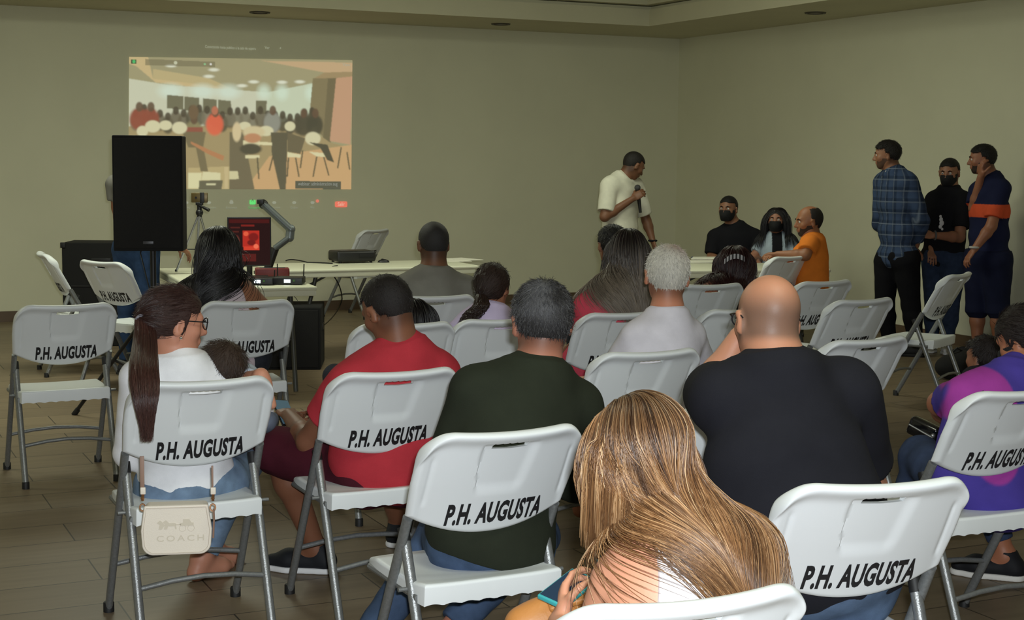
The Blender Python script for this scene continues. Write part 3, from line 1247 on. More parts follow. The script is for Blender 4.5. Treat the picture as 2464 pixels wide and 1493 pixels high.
    def shoes(s, col, sole=(200, 200, 200), name='shoe'):
        J, S = s.J, s.S
        for q in 'LR':
            an, to = J['an' + q], J['toe' + q]
            d = nrm((to - an) * [1, 1, 0])
            heel = an - d * .035 * S; heel[2] = .045
            ball = an + d * .11 * S; ball[2] = .042
            tip = an + d * .175 * S; tip[2] = .036
            lo = np.minimum(heel, tip) - .09
            hi = np.maximum(heel, tip) + .1
            hi[2] = .16; lo[2] = -.01
            F = Field(lo, hi, .005)
            F.put(cone(heel, ball, .041 * S, .046 * S, flat=((0, 0, 1), 1.0)), .02)
            F.put(cone(ball, tip, .046 * S, .032 * S, flat=((0, 0, 1), 1.2)), .02)
            F.put(cone(an + [0, 0, .015], heel, .044 * S, .040 * S), .02)
            L = F.local(F.lo, F.lo + F.h * F.n)
            F.f = np.maximum(F.f, (0.003 - L[2][..., 2]).astype(np.float32))
            F.f = np.maximum(F.f, (L[2][..., 2] - .115).astype(np.float32))
            v, f = F.mesh()
            cc = np.tile(np.array(srgb(*col)), (len(v), 1))
            o = meshobj(name, v - np.array(s.root.location), f, shoe_m, s.root, True, cols=cc)
            if sole:
                so = Field(lo, hi, .005)
                so.put(cone(heel * [1, 1, 0] + [0, 0, .012], ball * [1, 1, 0] + [0, 0, .012], .045 * S, .050 * S), .02)
                so.put(cone(ball * [1, 1, 0] + [0, 0, .012], tip * [1, 1, 0] + [0, 0, .012], .050 * S, .036 * S), .02)
                L = so.local(so.lo, so.lo + so.h * so.n)
                so.f = np.maximum(so.f, (L[2][..., 2] - .024).astype(np.float32))
                so.f = np.maximum(so.f, (0.001 - L[2][..., 2]).astype(np.float32))
                v, f = so.mesh()
                meshobj('sole', v - np.array(s.root.location), f, shoe_m, o, True, cols=np.tile(np.array(srgb(*sole)), (len(v), 1)))

    def facemask(s, col=(20, 20, 22)):
        c, R, hs = s.J['head'], s.headR, s.hs
        F = Field(c - .16, c + .16, .005)
        for op, p, k in head_prims(c, R, hs, False)[:5]:
            F.put(p, k, op, grow=.007)
        F.put(ell(c + R @ (np.array([0, .075, -.055]) * hs), (.042 * hs, .042 * hs, .045 * hs), R), .03)
        L = F.local(F.lo, F.lo + F.h * F.n)
        q = (L[2] - c) @ R / hs
        F.f = np.maximum(F.f, ((q[..., 2] + .018 + .10 * np.clip(.085 - q[..., 1], 0, 1) * .35)).astype(np.float32))
        F.f = np.maximum(F.f, (.012 - q[..., 1]).astype(np.float32))
        F.f = np.maximum(F.f, (-.118 - q[..., 2]).astype(np.float32))
        v, f = F.mesh()
        o = meshobj('face_mask', v - np.array(s.root.location), f, mask_m, s.root, True)
        for k in (-1, 1):
            mb = MB().tube([tuple(c + R @ (np.array(p) * hs) - np.array(s.root.location)) for p in ((k * .066, .02, -.03), (k * .078, .0, -.005), (k * .086, -.02, -.015))], .0016, 6)
            meshobj('ear_loop', mb.v, mb.f, mask_m, o, True)

    def glasses(s, col=(.01, .01, .012)):
        c, R, hs = s.J['head'], s.headR, s.hs
        o = np.array(s.root.location)
        mb = MB()
        for q in (-1, 1):
            ring = [c + R @ (np.array([q * .034 + .026 * math.cos(a), .099 - .006 * abs(math.cos(a)), -.004 + .02 * math.sin(a)]) * hs) - o for a in np.linspace(0, 2 * PI, 25)]
            mb.tube([tuple(p) for p in ring], .0022 * hs, 6)
            mb.tube([tuple(c + R @ (np.array(p) * hs) - o) for p in ((q * .06, .095, .004), (q * .078, .06, .004), (q * .082, -.005, .002), (q * .08, -.03, -.015))], .0022 * hs, 6)
        mb.tube([tuple(c + R @ (np.array(p) * hs) - o) for p in ((-.009, .1, .0), (0, .104, .004), (.009, .1, .0))], .002 * hs, 6)
        mb.build('glasses', mat('black_glasses_frame', (.012, .012, .014), .3), s.root, True)

    # hair ---------------------------------------------------------------
    def hairmask(s, q, kind):
        "q: points in head space -> True where hair grows"
        x, y, z = q[..., 0], q[..., 1], q[..., 2]
        if kind == 'short':
            front = np.where(z > .045, y < .066 + (z - .045) * .6, y < .012 - (.045 - z) * .25)
            low = z > np.where(y < -.05, -.082, -.04 + 0.0 * y)
            ear = ~((np.abs(x) > .065) & (y > -.026) & (y < .02) & (z < .008))
            side_ = z > np.where(y > -.03, -.035, -.082)
            return front & low & ear & side_
        if kind == 'long':
            front = np.where(z > .03, y < .062 + (z - .03) * .5, y < .03 - (.03 - z) * .2)
            return front & (z > -.07)
        if kind == 'beard':
            return (z < -.035) & (z > -.12) & (y > -.015) & ~((np.abs(x) < .03) & (z > -.062) & (y > .05)) & ~((np.abs(x) < .018) & (z > -.078) & (y > .07))
        return z > -1

    def cap(s, kind, thick, col, name='hair', spikes=0, slen=.02, comb=None, seed=3, material=None, noise=.1, colf=None, zfade=False, srad=.0009, sub=None):
        c, R, hs = s.J['head'], s.headR, s.hs
        h = min(.0045, s.h)
        F = Field(c - .17 * hs, c + .17 * hs, h)
        hp = head_prims(c, R, hs, False)
        for op, p, k in (hp[:1] if kind != 'beard' else hp[:5]):
            F.put(p, k, op, grow=thick)
        F.put(ell(c + R @ (np.array([0, -.05, -.03]) * hs), ((.05 + thick) * hs, (.035 + thick) * hs, (.05 + thick) * hs), R), .03)
        L = F.local(F.lo, F.lo + F.h * F.n)
        q = (L[2] - c) @ R / hs
        if colf is None:
            colf = lambda v, loc: np.tile(np.array(srgb(*col)), (len(v), 1))
        msk = s.hairmask(q, kind)
        if sub is not None:
            msk &= ~sub(q)
        if kind == 'short':
            F.f = (F.f + (thick * .75) * ss(.0, -.075, q[..., 2])).astype(np.float32)
        # soft boundary: distance shrinks where hair does not grow
        F.f = np.where(msk, F.f, np.maximum(F.f, .004)).astype(np.float32)
        v, f = F.mesh()
        loc = (v - c) @ R / hs
        cc = colf(v, loc) * (1 + noise * fnoise(v, 160, seed))[:, None]
        o = meshobj(name, v - np.array(s.root.location), f, hairmat_m if spikes or thick < .012 else (material or hairmat_m), s.root, True, cols=np.clip(cc, 0, 1))
        if spikes:
            r_ = np.random.default_rng(seed)
            sel = r_.integers(0, len(v), spikes)
            g = F.grad(v[sel])
            lc = loc[sel]
            if comb is None:
                # from the crown outward and down
                d = lc - np.array([0, -.05, .09])
                d = d / (np.linalg.norm(d, axis=1, keepdims=True) + 1e-6)
                d = d @ R.T
            else:
                d = comb(lc) @ R.T
            d = d - g * (d * g).sum(1, keepdims=True)
            d = d / (np.linalg.norm(d, axis=1, keepdims=True) + 1e-6)
            ok = (g @ nrm(R @ [0, 0, 1]) > -2)
            jit = r_.normal(size=d.shape) * .28
            lift = .34 if comb is None else .02
            if comb is not None:
                jit *= .3
            dirs = nrm_rows(d + g * lift + jit)
            dirs2 = nrm_rows(d + g * (lift * .1 - .05) + jit)
            L_ = slen * hs * r_.uniform(.6, 1.2, len(sel))[:, None]
            p0 = v[sel] - g * .003
            paths = np.stack([p0, p0 + dirs * L_ * .5, p0 + dirs * L_ * .5 + dirs2 * L_ * .5], 1)
            cs = colf(v[sel], lc) * r_.uniform(.6, 1.5, len(sel))[:, None]
            strand_mesh('strands', paths, srad * hs, cs, o, s.root.location)
        return o


def nrm_rows(a):
    return a / (np.linalg.norm(a, axis=1, keepdims=True) + 1e-9)


def strand_mesh(name, paths, rad, cols, parent, origin, tip=.25, colgrad=None, material=None, flat=1.0):
    "paths (n, k, 3); one thin three-sided tube for each"
    n, k, _ = paths.shape
    t = np.gradient(paths, axis=1)
    t /= np.linalg.norm(t, axis=2, keepdims=True) + 1e-9
    r_ = np.random.default_rng(11)
    a = np.cross(t, nrm_rows(r_.normal(size=(n, 3)))[:, None, :])
    a /= np.linalg.norm(a, axis=2, keepdims=True) + 1e-9
    b_ = np.cross(t, a)
    prof = (1 - (1 - tip) * np.linspace(0, 1, k) ** 2)[None, :, None] * (rad if np.ndim(rad) == 0 else np.asarray(rad)[:, None, None])
    rings = []
    for i in range(3):
        an = 2 * PI * i / 3
        rings.append(paths + (a * math.cos(an) * flat + b_ * math.sin(an)) * prof)
    v = np.stack(rings, 2).reshape(-1, 3)          # n,k,3
    base = (np.arange(n)[:, None] * k + np.arange(k - 1)[None, :]) * 3
    fs = []
    for i in range(3):
        j = (i + 1) % 3
        fs.append(np.stack([base + i, base + j, base + 3 + j, base + 3 + i], -1).reshape(-1, 4))
    f = np.concatenate(fs)
    if cols.ndim == 2:
        cc = np.repeat(cols[:, None, :], k, 1)
    else:
        cc = cols
    cc = np.repeat(cc.reshape(n * k, 3), 3, 0)
    return meshobj(name, v - np.array(origin), f, material or hair_m, parent, True, cols=np.clip(cc, 0, 1))


def flow(F, roots, dirs, length, steps, dist, grav=.25, target=None, stiff=.75, wig=.0, seed=5, hold=None):
    "strands that fall and lie on the field F; dist = per strand clearance"
    r_ = np.random.default_rng(seed)
    p = roots.copy()
    d = dirs.copy()
    st = (length / steps)[:, None] if np.ndim(length) else length / steps
    out = [p.copy()]
    gvec = np.array([0, 0, -1.0])
    for i in range(steps):
        g = gvec if target is None else target(p, i / steps)
        d = nrm_rows(d * stiff + g * grav + r_.normal(size=p.shape) * wig)
        p = p + d * st
        for _ in range(2):
            v = F.sample(p)
            need = dist - v
            m_ = need > 0
            if m_.any():
                gg = F.grad(p[m_])
                p[m_] += gg * np.minimum(need[m_], .02)[:, None]
        d = nrm_rows(p - out[-1])
        out.append(p.copy())
    return np.stack(out, 1)

# ------------------------------------------------------------------ people
def fwd(key):
    o, a = CH[key]
    return o, np.array([-math.sin(a), math.cos(a), 0]), np.array([math.cos(a), math.sin(a), 0]), math.degrees(a)


def seated(key, label, skin=(150, 105, 80), h=.007, S=1.0, fat=1.0, ahead=.05, dyaw=0.0, **kw):
    o, f, r_, yw = fwd(key)
    P = Person(label, yaw=yw + dyaw, h=h, S=S, skin=skin, fat=fat)
    P.sit(V3(o) + f * ahead, seat=.468, **kw)
    P.plane = f
    return P


def autohands(P, spec=None, curl=.55, which='LR'):
    out = []
    for q in which:
        if spec and q in spec:
            out.append(spec[q])
            continue
        w_, e = P.J['wr' + q], P.J['el' + q]
        d = nrm(w_ - e)
        n = np.array([0, 0, -1.0])
        if abs(d[2]) > .8:
            n = np.array([1.0 if q == 'L' else -1.0, 0.2, 0])
        out.append((w_, d, n, -1 if q == 'L' else 1, curl))
    return out


def scalp(P, n, kind='long', seed=4, zmin=-.07, r=(.077, .098, .089)):
    r_ = np.random.default_rng(seed)
    d = nrm_rows(r_.normal(size=(n * 6, 3)))
    q = d * np.array(r) + np.array([0, -.014, .014])
    q = q[P.hairmask(q, kind) & (q[:, 2] > zmin)][:n]
    return q


def long_hair(P, n, length, colf, seed=4, vol=(.006, .03), part=0.0, rad=.0011, steps=26, grav=.22, stiff=.8, wig=.01, target=None, lenvar=.15, capcol=(40, 28, 20), name='hair', back=0.4, ramp=.35, drape=(.018, .045), capt=.004, clump=None, tip=.3, gather=None, zmin=-.03):
    q = scalp(P, n, seed=seed, zmin=zmin)
    n = len(q)
    c, R, hs = P.J['head'], P.headR, P.hs
    r_ = np.random.default_rng(seed + 1)
    roots = c + (q * hs) @ R.T
    # comb: away from the parting, then down and back
    px_ = np.sign(q[:, 0] - part) * 1.0
    xx = q[:, 0] - part
    fr_ = ss(-.03, .05, q[:, 1])
    rk_ = 0
    d = np.stack([9 * xx + px_ * .5 * fr_, -back * (.6 + fr_) - .3, -0.5 + 0 * px_], -1)
    nn = nrm_rows(q - np.array([0, -.014, .014]))
    d = nrm_rows(d - nn * (d * nn).sum(1, keepdims=True) + nn * .12)
    d = d @ R.T
    rk = np.clip((q[:, 2] + .07) / .17, 0, 1) * .8 + r_.uniform(0, .2, n)
    d_k = 0
    if callable(length):
        length = length(q)
    L = length * (1 - lenvar * r_.uniform(0, 1, n) ** 2) * np.ones(n)
    d0 = vol[0] + (vol[1] - vol[0]) * rk
    d1 = drape[0] + (drape[1] - drape[0]) * rk
    # march
    p = roots + (nn @ R.T) * .002
    paths = [p.copy()]
    st = (L / steps)[:, None]
    az = np.arctan2(q[:, 0], -(q[:, 1] + .014))
    for i in range(steps):
        t = i / steps
        g = np.tile(np.array([0, 0, -1.0]), (n, 1)) if target is None else target(p, t, q)
        if gather is not None and t > gather[1]:
            xt = gather[0] + q[:, 0] * gather[3]
            g[:, 0] += np.clip((xt - p[:, 0]) * 9, -1, 1) * gather[2] * min(1, (t - gather[1]) / .2)
            g = nrm_rows(g)
        gr = grav * (1 + .5 * t)
        d = nrm_rows(d * stiff + g * gr + r_.normal(size=p.shape) * wig)
        p = p + d * st
        dist = d0 * min(1, t / ramp + .15) if t < ramp else d0 + (d1 - d0) * min(1, (t - ramp) / .15)
        for _ in range(2):
            v = P.F.sample(p)
            need = dist - v
            m_ = need > 0
            if m_.any():
                gg = P.F.grad(p[m_])
                p[m_] += gg * np.minimum(need[m_], .015)[:, None]
        d = nrm_rows(p - paths[-1])
        paths.append(p.copy())
    paths = np.stack(paths, 1)
    cols = colf(q, az, rk, np.linspace(0, 1, steps + 1), r_)
    hc = P.cap('long', capt, capcol, name=name)
    strand_mesh('strands', paths, rad * (0.7 + .6 * r_.uniform(0, 1, n)), cols, hc, P.root.location, tip=tip)
    return hc, paths


def plaincol(c, var=.35, tipc=None, p0=.3, p1=.8):
    c = np.array(srgb(*c))
    tc_ = np.array(srgb(*tipc)) if tipc else None

    def f(q, az, rk, t, r_):
        k = r_.uniform(1 - var, 1 + var, len(q))[:, None, None]
        base = np.tile(c, (len(q), len(t), 1))
        if tc_ is not None:
            m_ = ss(p0, p1, t)[None, :, None]
            base = base * (1 - m_) + tc_ * m_
        return base * k
    return f


def bundle(P, name, start, pts, r0, r1, n, col, seed=3, rad=.0011, wave=0.0, tipc=None, spread_end=.6, parent=None):
    "a tail of hair that follows the points"
    r_ = np.random.default_rng(seed)
    pts = [V3(start)] + [V3(p) for p in pts]
    k = 24
    tt = np.linspace(0, 1, k)
    P_ = np.array(pts)
    seg = np.linspace(0, 1, len(pts))
    # smooth interpolation
    cen = np.stack([np.interp(tt, seg, P_[:, i]) for i in range(3)], -1)
    for _ in range(3):
        cen[1:-1] = (cen[:-2] + 2 * cen[1:-1] + cen[2:]) / 4
    a = r_.uniform(0, 2 * PI, n)
    rr = np.sqrt(r_.uniform(0, 1, n))
    prof = r0 + (r1 - r0) * np.sin(np.clip(tt * 1.15, 0, 1) * PI * .5) ** .7
    prof = prof * (1 - (1 - spread_end) * ss(.6, 1, tt))
    off = np.stack([np.cos(a), .7 * np.sin(a), 0 * a], -1)
    ph = r_.uniform(0, 6, n)
    L = r_.uniform(.82, 1.0, n)
    paths = []
    for i in range(k):
        ti = tt[i] * L
        ce = np.stack([np.interp(ti, tt, cen[:, j]) for j in range(3)], -1)
        pr = np.interp(ti, tt, prof)
        w_ = off * (rr * pr)[:, None]
        if wave:
            w_ = w_ + wave * np.stack([np.sin(ti * 26 + ph), np.cos(ti * 22 + ph * 2), 0 * ti], -1) * ti[:, None]
        paths.append(ce + w_)
    paths = np.stack(paths, 1)
    cc = plaincol(col, .4, tipc)(paths[:, 0], None, None, tt, r_)
    return strand_mesh(name, paths, rad, cc, parent or P.root, P.root.location)


SHORT = dict(kind='short', thick=.007)
PEOPLE = {}


def p_ponytail_woman():
    P = seated('bag', 'woman with long brown ponytail, glasses and white shirt holding a toddler', skin=(190, 132, 108), h=.006, S=.95, ahead=.10, side=.0, lean=-.10)
    P.px(head=(422, 768), neck=(432, 880), shL=(338, 915, .02), shR=(548, 925, .03), chest=(430, 1010), elL=(318, 1090, .05), elR=(618, 985, .18), wrR=(560, 960, .30), wrL=(440, 1060, .36))
    P.px(hipL=(400, 1180), hipR=(530, 1165), pelvis=(450, 1165), knL=(420, 1130), knR=(590, 1105), anR=(485, 1372), anL=(512, 1352, .12))
    for q in 'LR':
        P.J['an' + q][2] = .085
        P.J['toe' + q] = P.J['an' + q] + np.array([.07, .10, -.05])
    P.face(-62, 8, 0)
    P.build(hands=autohands(P), headS=1.05)
    PEOPLE['p1'] = P
    P.glasses()
    P.shirt(srgb(236, 236, 240), sleeve=1.75, g=.016, fold=.007, neck=-.0, hem=.05, sl_g=.024, fsc=18)
    P.trousers(lambda v: np.array(srgb(118, 140, 166)) * (1 + .18 * fnoise(v, 14, 9))[:, None], length=1.93, top=.05, g=.02)
    comb = lambda l: nrm_rows(np.array([0, -.112, .0]) - l)
    hc = P.cap('long', .012, (54, 34, 30), spikes=2600, slen=.055, comb=comb, srad=.0011, sub=lambda q: (q[..., 2] < -.055) & (q[..., 1] > -.06))
    tie = P.J['head'] + P.headR @ (np.array([0, -.112, -.0]) * P.hs)
    ends = [ony(350, 800, tie[1] - .04), ony(346, 880, 4.56), ony(350, 960, 4.50), ony(354, 1066, 4.50)]
    bundle(P, 'ponytail', tie, ends, .022, .048, 1500, (70, 44, 38), rad=.0013, wave=.002, spread_end=.4, parent=hc)
    R = P.headR
    mb = MB()
    o = np.array(P.root.location)
    ax = nrm(np.array(ends[0]) - tie)
    u1 = nrm(np.cross(ax, [0, 0, 1])); u2 = np.cross(ax, u1)
    mb.tube([tuple(tie + ax * .012 - o + (u1 * math.cos(a) + u2 * math.sin(a)) * .021) for a in np.linspace(0, 2 * PI, 25)], .005, 8)
    mb.build('hair_tie', mat('grey_hair_tie', srgb(150, 150, 160), .7), hc, True)
    e = P.J['head'] + R @ (np.array([.086, .002, -.055]) * P.hs) - o
    MB().sphere(tuple(e), .0055).build('earring', mat('silver', (.8, .8, .8), .15, metal=1), P.root, True)


def p_toddler():
    o, f, r_, yw = fwd('bag')
    P = Person('toddler with short brown hair resting on the shoulder of the ponytailed woman', yaw=170, h=.006, S=.56, skin=(196, 138, 112))
    base = np.array(ony(548, 1040, 5.16))
    P.base(base, dict(pelvis=(0, 0, 0), chest=(0, 0, .24), neck=(0, -.01, .40), head=(0, .02, .60), shL=(-.13, 0, .36), shR=(.13, 0, .36), elL=(-.17, .04, .2), elR=(.17, .04, .2), wrL=(-.16, .12, .3), wrR=(.16, .12, .3), hipL=(-.08, 0, -.02), hipR=(.08, 0, -.02), knL=(-.12, -.28, .02), knR=(.12, -.28, .02), anL=(-.12, -.5, .0), anR=(.12, -.5, .0), toeL=(-.12, -.6, .05), toeR=(.12, -.6, .05)))
    P.J['head'] = V3(ony(530, 880, 5.06))
    P.J['shR'] = V3(ony(590, 915, 5.10)); P.J['elR'] = V3(ony(628, 905, 4.98)); P.J['wrR'] = V3(ony(655, 975, 4.98))
    P.J['neck'] = P.J['head'] + np.array([.01, .05, -.10])
    P.face(60, 0, 8)
    P.build(headS=1.36, feet=False)
    P.shirt(srgb(170, 178, 190), sleeve=.3, g=.012, fold=.003)
    P.trousers(srgb(110, 120, 140), length=1.9, g=.01)
    P.cap('short', .010, (56, 42, 33), spikes=3500, slen=.04, srad=.0009, noise=.15)
    PEOPLE['tod'] = P


def p_red():
    P = seated('red', 'man in a red T-shirt and maroon shorts bent over his phone', skin=(128, 84, 62), h=.006, fat=1.12, lean=.02)
    P.px(head=(928, 738), neck=(975, 850), shL=(842, 925), shR=(1052, 900), chest=(940, 1010), elL=(742, 1062, .1), wrL=(695, 1000, .32), elR=(1060, 1080, .1), wrR=(900, 1060, .4),
         hipL=(880, 1140), hipR=(985, 1140), pelvis=(930, 1125), knL=(668, 1090, -.05), knR=(925, 1120, .05), anL=(762, 1318, -.0), anR=(960, 1270, .25))
    for q in 'LR':
        P.J['an' + q][2] = .09
    P.J['toeL'] = P.J['anL'] + np.array([-.13, .02, -.05])
    P.J['toeR'] = P.J['anR'] + np.array([0.03, .13, -.05])
    P.J['wrR'] = P.J['wrL'] + np.array([.14, .1, -.02])
    P.face(44, 28, -6)
    P.build(fade=True, hands=autohands(P), headS=1.04)
    P.shirt(srgb(176, 52, 62), sleeve=.60, g=.018, fold=.006, neck=0.0, hem=-.10, fsc=18, sl_g=.028, wide=.018)
    P.trousers(srgb(74, 26, 38), length=1.02, g=.03, name='shorts', material=cloth_m, top=.02)
    P.shoes((26, 28, 32), (225, 225, 225))
    P.cap('short', .006, (26, 21, 20), spikes=5000, slen=.012, srad=.0007)
    PEOPLE['red'] = P


def p_green():
    P = seated('green', 'man with greying dark hair in a dark green sweater and blue jeans', skin=(176, 118, 96), h=.006, fat=1.1, lean=.03)
    P.px(head=(1303, 765), neck=(1292, 905), shL=(1145, 948), shR=(1388, 985), chest=(1240, 1060), elL=(1066, 1170, .03), wrL=(1120, 1180, .4), elR=(1385, 1150, .05), wrR=(1330, 1130, .4),
         pelvis=(1180, 1300), hipL=(1120, 1315), hipR=(1240, 1315), knL=(1060, 1290), knR=(1290, 1290))
    P.face(12, 8, 0)
    P.build(fade=True, hands=autohands(P), headS=1.03, feet=False)
    P.shirt(srgb(40, 44, 34), sleeve=1.8, g=.022, fold=.007, neck=.0, hem=.0, fsc=16, sl_g=.03, name='sweater')
    P.trousers(lambda v: np.array(srgb(70, 88, 116)) * (1 + .3 * fnoise(v, 16, 9))[:, None], length=1.9, g=.014, top=.12)
    def hc(v, loc):
        c = np.tile(np.array(srgb(44, 42, 42)), (len(v), 1))
        g_ = np.clip(.16 + .8 * fnoise(v, 60, 8), 0, 1) * ss(-.06, .08, loc[:, 2] + 0 * loc[:, 0])
        return c * (1 - g_[:, None]) + g_[:, None] * np.array(srgb(112, 112, 116))
    P.cap('short', .009, None, colf=hc, spikes=9000, slen=.022, srad=.0008)
    PEOPLE['green'] = P


def p_blonde():
    P = seated('blonde', 'woman with long straight highlighted hair and a white sleeveless top in front', skin=(214, 152, 122), h=.0055, S=.97, lean=.04, dyaw=-2)
    P.px(head=(1538, 1078, .05), neck=(1640, 1278, .02), shL=(1482, 1408, .02), shR=(1800, 1335, .02), chest=(1650, 1450), elL=(1400, 1640, .05), wrL=(1345, 1500, .30), elR=(1900, 1640, .1), wrR=(1760, 1600, .4),
         pelvis=(1690, 1800), hipL=(1600, 1810), hipR=(1780, 1810))
    P.face(30, 28, -10)
    hl = (P.J['wrL'], nrm(np.array([.15, .55, .75])), nrm(np.array([.75, -.1, -.2])), -1, .75)
    P.build(hands=autohands(P, {'L': hl}), headS=1.0, feet=False)
    P.shirt(srgb(238, 232, 236), sleeve=0, g=.010, fold=.006, neck=-.03, hem=0, name='sleeveless_top', neckw=.07, collar=-.05, tank=(.10, .95))
    P.trousers(srgb(60, 70, 90), length=1.9)
    pal = [np.array(srgb(*c)) for c in ((84, 56, 34), (122, 84, 52), (160, 116, 74), (206, 166, 122), (232, 202, 160))]
    dark = np.array(srgb(34, 23, 16))

    def colf(q, az, rk, t, r_):
        s_ = np.sin(az * 13 + 2 * np.sin(q[:, 2] * 60)) + .8 * np.sin(az * 31 + 1.3) + r_.normal(size=len(q)) * .38
        lv = np.clip(1.3 + 1.0 * s_, 0, 3.999)
        i = lv.astype(int)
        fr = (lv - i)[:, None]
        A = np.array(pal)
        base = A[i] * (1 - fr) + A[i + 1] * fr
        # dark crown: depends on how near the crown the root lies
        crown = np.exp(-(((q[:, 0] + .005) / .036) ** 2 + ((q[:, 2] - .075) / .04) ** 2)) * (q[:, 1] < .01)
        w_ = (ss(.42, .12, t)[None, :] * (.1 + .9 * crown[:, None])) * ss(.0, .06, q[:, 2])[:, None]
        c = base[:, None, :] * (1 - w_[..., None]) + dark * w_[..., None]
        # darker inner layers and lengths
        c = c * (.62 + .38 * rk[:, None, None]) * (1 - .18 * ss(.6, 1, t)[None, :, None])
        return c
    up = np.array([0, 0, -1.0])
    o = P.J['neck']

    Yh = P.J['neck'][1]
    xa, xb = ony(1722, 1250, Yh)[0], ony(1842, 1440, Yh)[0]
    za, zb = ony(1690, 1250, Yh)[2], ony(1795, 1440, Yh)[2]

    def target(p, t, q):
        g = np.tile(up, (len(p), 1))
        side_ = ss(-.058, -.034, q[:, 0])          # 0 = hangs by the left cheek, 1 = swept over to the right shoulder
        k = (p[:, 2] - zb) / (za - zb)
        xt = xb + (xa - xb) * np.clip(k, -1, 2) + q[:, 0] * .22
        g[:, 0] += side_ * np.clip((xt - p[:, 0]) * 16, -1.0, 2.8) * float(ss(.17, .31, t))
        g[:, 0] += (1 - side_) * -.02
        g[:, 1] += (1 - side_) * .12
        return nrm_rows(g)
    ln = lambda q: np.where(q[:, 0] < -.046, .20 + q[:, 2] * .9, .58 + q[:, 2] * .3)
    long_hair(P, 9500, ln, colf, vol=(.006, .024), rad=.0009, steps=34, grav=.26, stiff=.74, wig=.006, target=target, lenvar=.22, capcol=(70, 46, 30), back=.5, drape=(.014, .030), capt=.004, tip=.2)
    PEOPLE['blonde'] = P


def p_bald():
    P = seated('near', 'bald heavy man in a black T-shirt with his left arm raised to his face', skin=(188, 132, 104), h=.0065, fat=1.42, ahead=.12, lean=.1, S=1.04)
    P.px(head=(1846, 758), neck=(1866, 885), shL=(1742, 965), shR=(2028, 950), chest=(1890, 1110), elL=(1712, 965, .22), wrL=(1782, 782, .16), elR=(2090, 1180, .08), wrR=(1990, 1230, .4),
         pelvis=(1960, 1380), hipL=(1880, 1400), hipR=(2040, 1400))
    P.J['elL'] = V3(ony(1715, 940, P.J['shL'][1] + .24))
    P.J['wrL'] = V3(ony(1778, 812, P.J['head'][1] + .12))
    P.face(14, 12, 4)

    def sk(v, loc, col):
        hair = ss(.075, -.01, loc[:, 2]) * ss(.05, .01, loc[:, 1]) * ss(-.085, -.055, loc[:, 2]) * (np.abs(loc[:, 0]) < .079)
        hair = np.clip(hair, 0, 1) * (np.linalg.norm(loc, axis=1) < .14)
        return col * (1 - hair[:, None] * np.array([.58, .50, .44]))
    P.build(hands=autohands(P, {'L': (P.J['wrL'], nrm(np.array([.45, .25, .8])), nrm(np.array([.9, -.3, -.3])), -1, .9)}), headS=.95, skincol=sk, jaw=1.1, feet=False)
    P.shirt(srgb(30, 30, 36), sleeve=.72, g=.018, fold=.006, neck=-.01, hem=-.02, fsc=14, sl_g=.03)
    P.trousers(srgb(84, 102, 128), length=1.9)
    P.glasses()
    PEOPLE['bald'] = P


def p_purple():
    P = seated('purple', 'person in a purple and magenta T-shirt holding a black camera at the right edge', skin=(164, 106, 78), h=.0065, S=.97, fat=1.2, lean=.06)
    P.px(head=(2462, 812), neck=(2445, 905), shL=(2318, 960), shR=(2520, 960), chest=(2380, 1060), elL=(2262, 972, .16), wrL=(2292, 1030, .32), elR=(2520, 1080), wrR=(2380, 1080, .35),
         pelvis=(2370, 1190), hipL=(2320, 1190), hipR=(2450, 1190), knL=(2215, 1100, -.05), knR=(2330, 1080, .1), anL=(2190, 1270, .1), anR=(2420, 1335, .0))
    for q in 'LR':
        P.J['an' + q][2] = .09
    P.J['toeR'] = P.J['anR'] + np.array([-.13, .05, -.05])
    P.J['toeL'] = P.J['anL'] + np.array([-.1, .1, -.05])
    P.face(42, 25, 0)
    P.build(hands=autohands(P, {'L': (P.J['wrL'], nrm(np.array([-.5, .6, -.35])), nrm(np.array([0, 0, -1])), -1, .6)}), headS=1.02)
    c0 = P.J['chest']

    def col(v):
        d = np.linalg.norm((v - (V3(ony(2352, 1022, c0[1]))) ) * [1, .3, .62], axis=1) + .02 * fnoise(v, 18, 4)
        k = ss(.125, .117, d)[:, None]
        return np.array(srgb(74, 62, 150)) * (1 - k) + np.array(srgb(158, 62, 152)) * k
    P.shirt(col, sleeve=.55, g=.016, fold=.006, neck=0, hem=-.08, sl_g=.022, fsc=16, wide=.01)
    P.trousers(srgb(54, 66, 92), length=1.85)
    P.shoes((22, 22, 26), (225, 222, 215))
    P.cap('long', .014, (34, 26, 24), spikes=3500, slen=.05, srad=.001, comb=lambda l: nrm_rows(np.array([0, -.115, -.045]) - l))
    c, R = P.J['head'], P.headR
    mb = MB().sphere(tuple(c + R @ np.array([-.0, -.115, -.045]) - np.array(P.root.location)), .045, 18)
    meshobj('hair_bun', mb.v, mb.f, hairmat_m, P.root, True, cols=np.tile(srgb(32, 25, 23), (len(mb.v), 1)))
    P.facemask()
    PEOPLE['purple'] = P


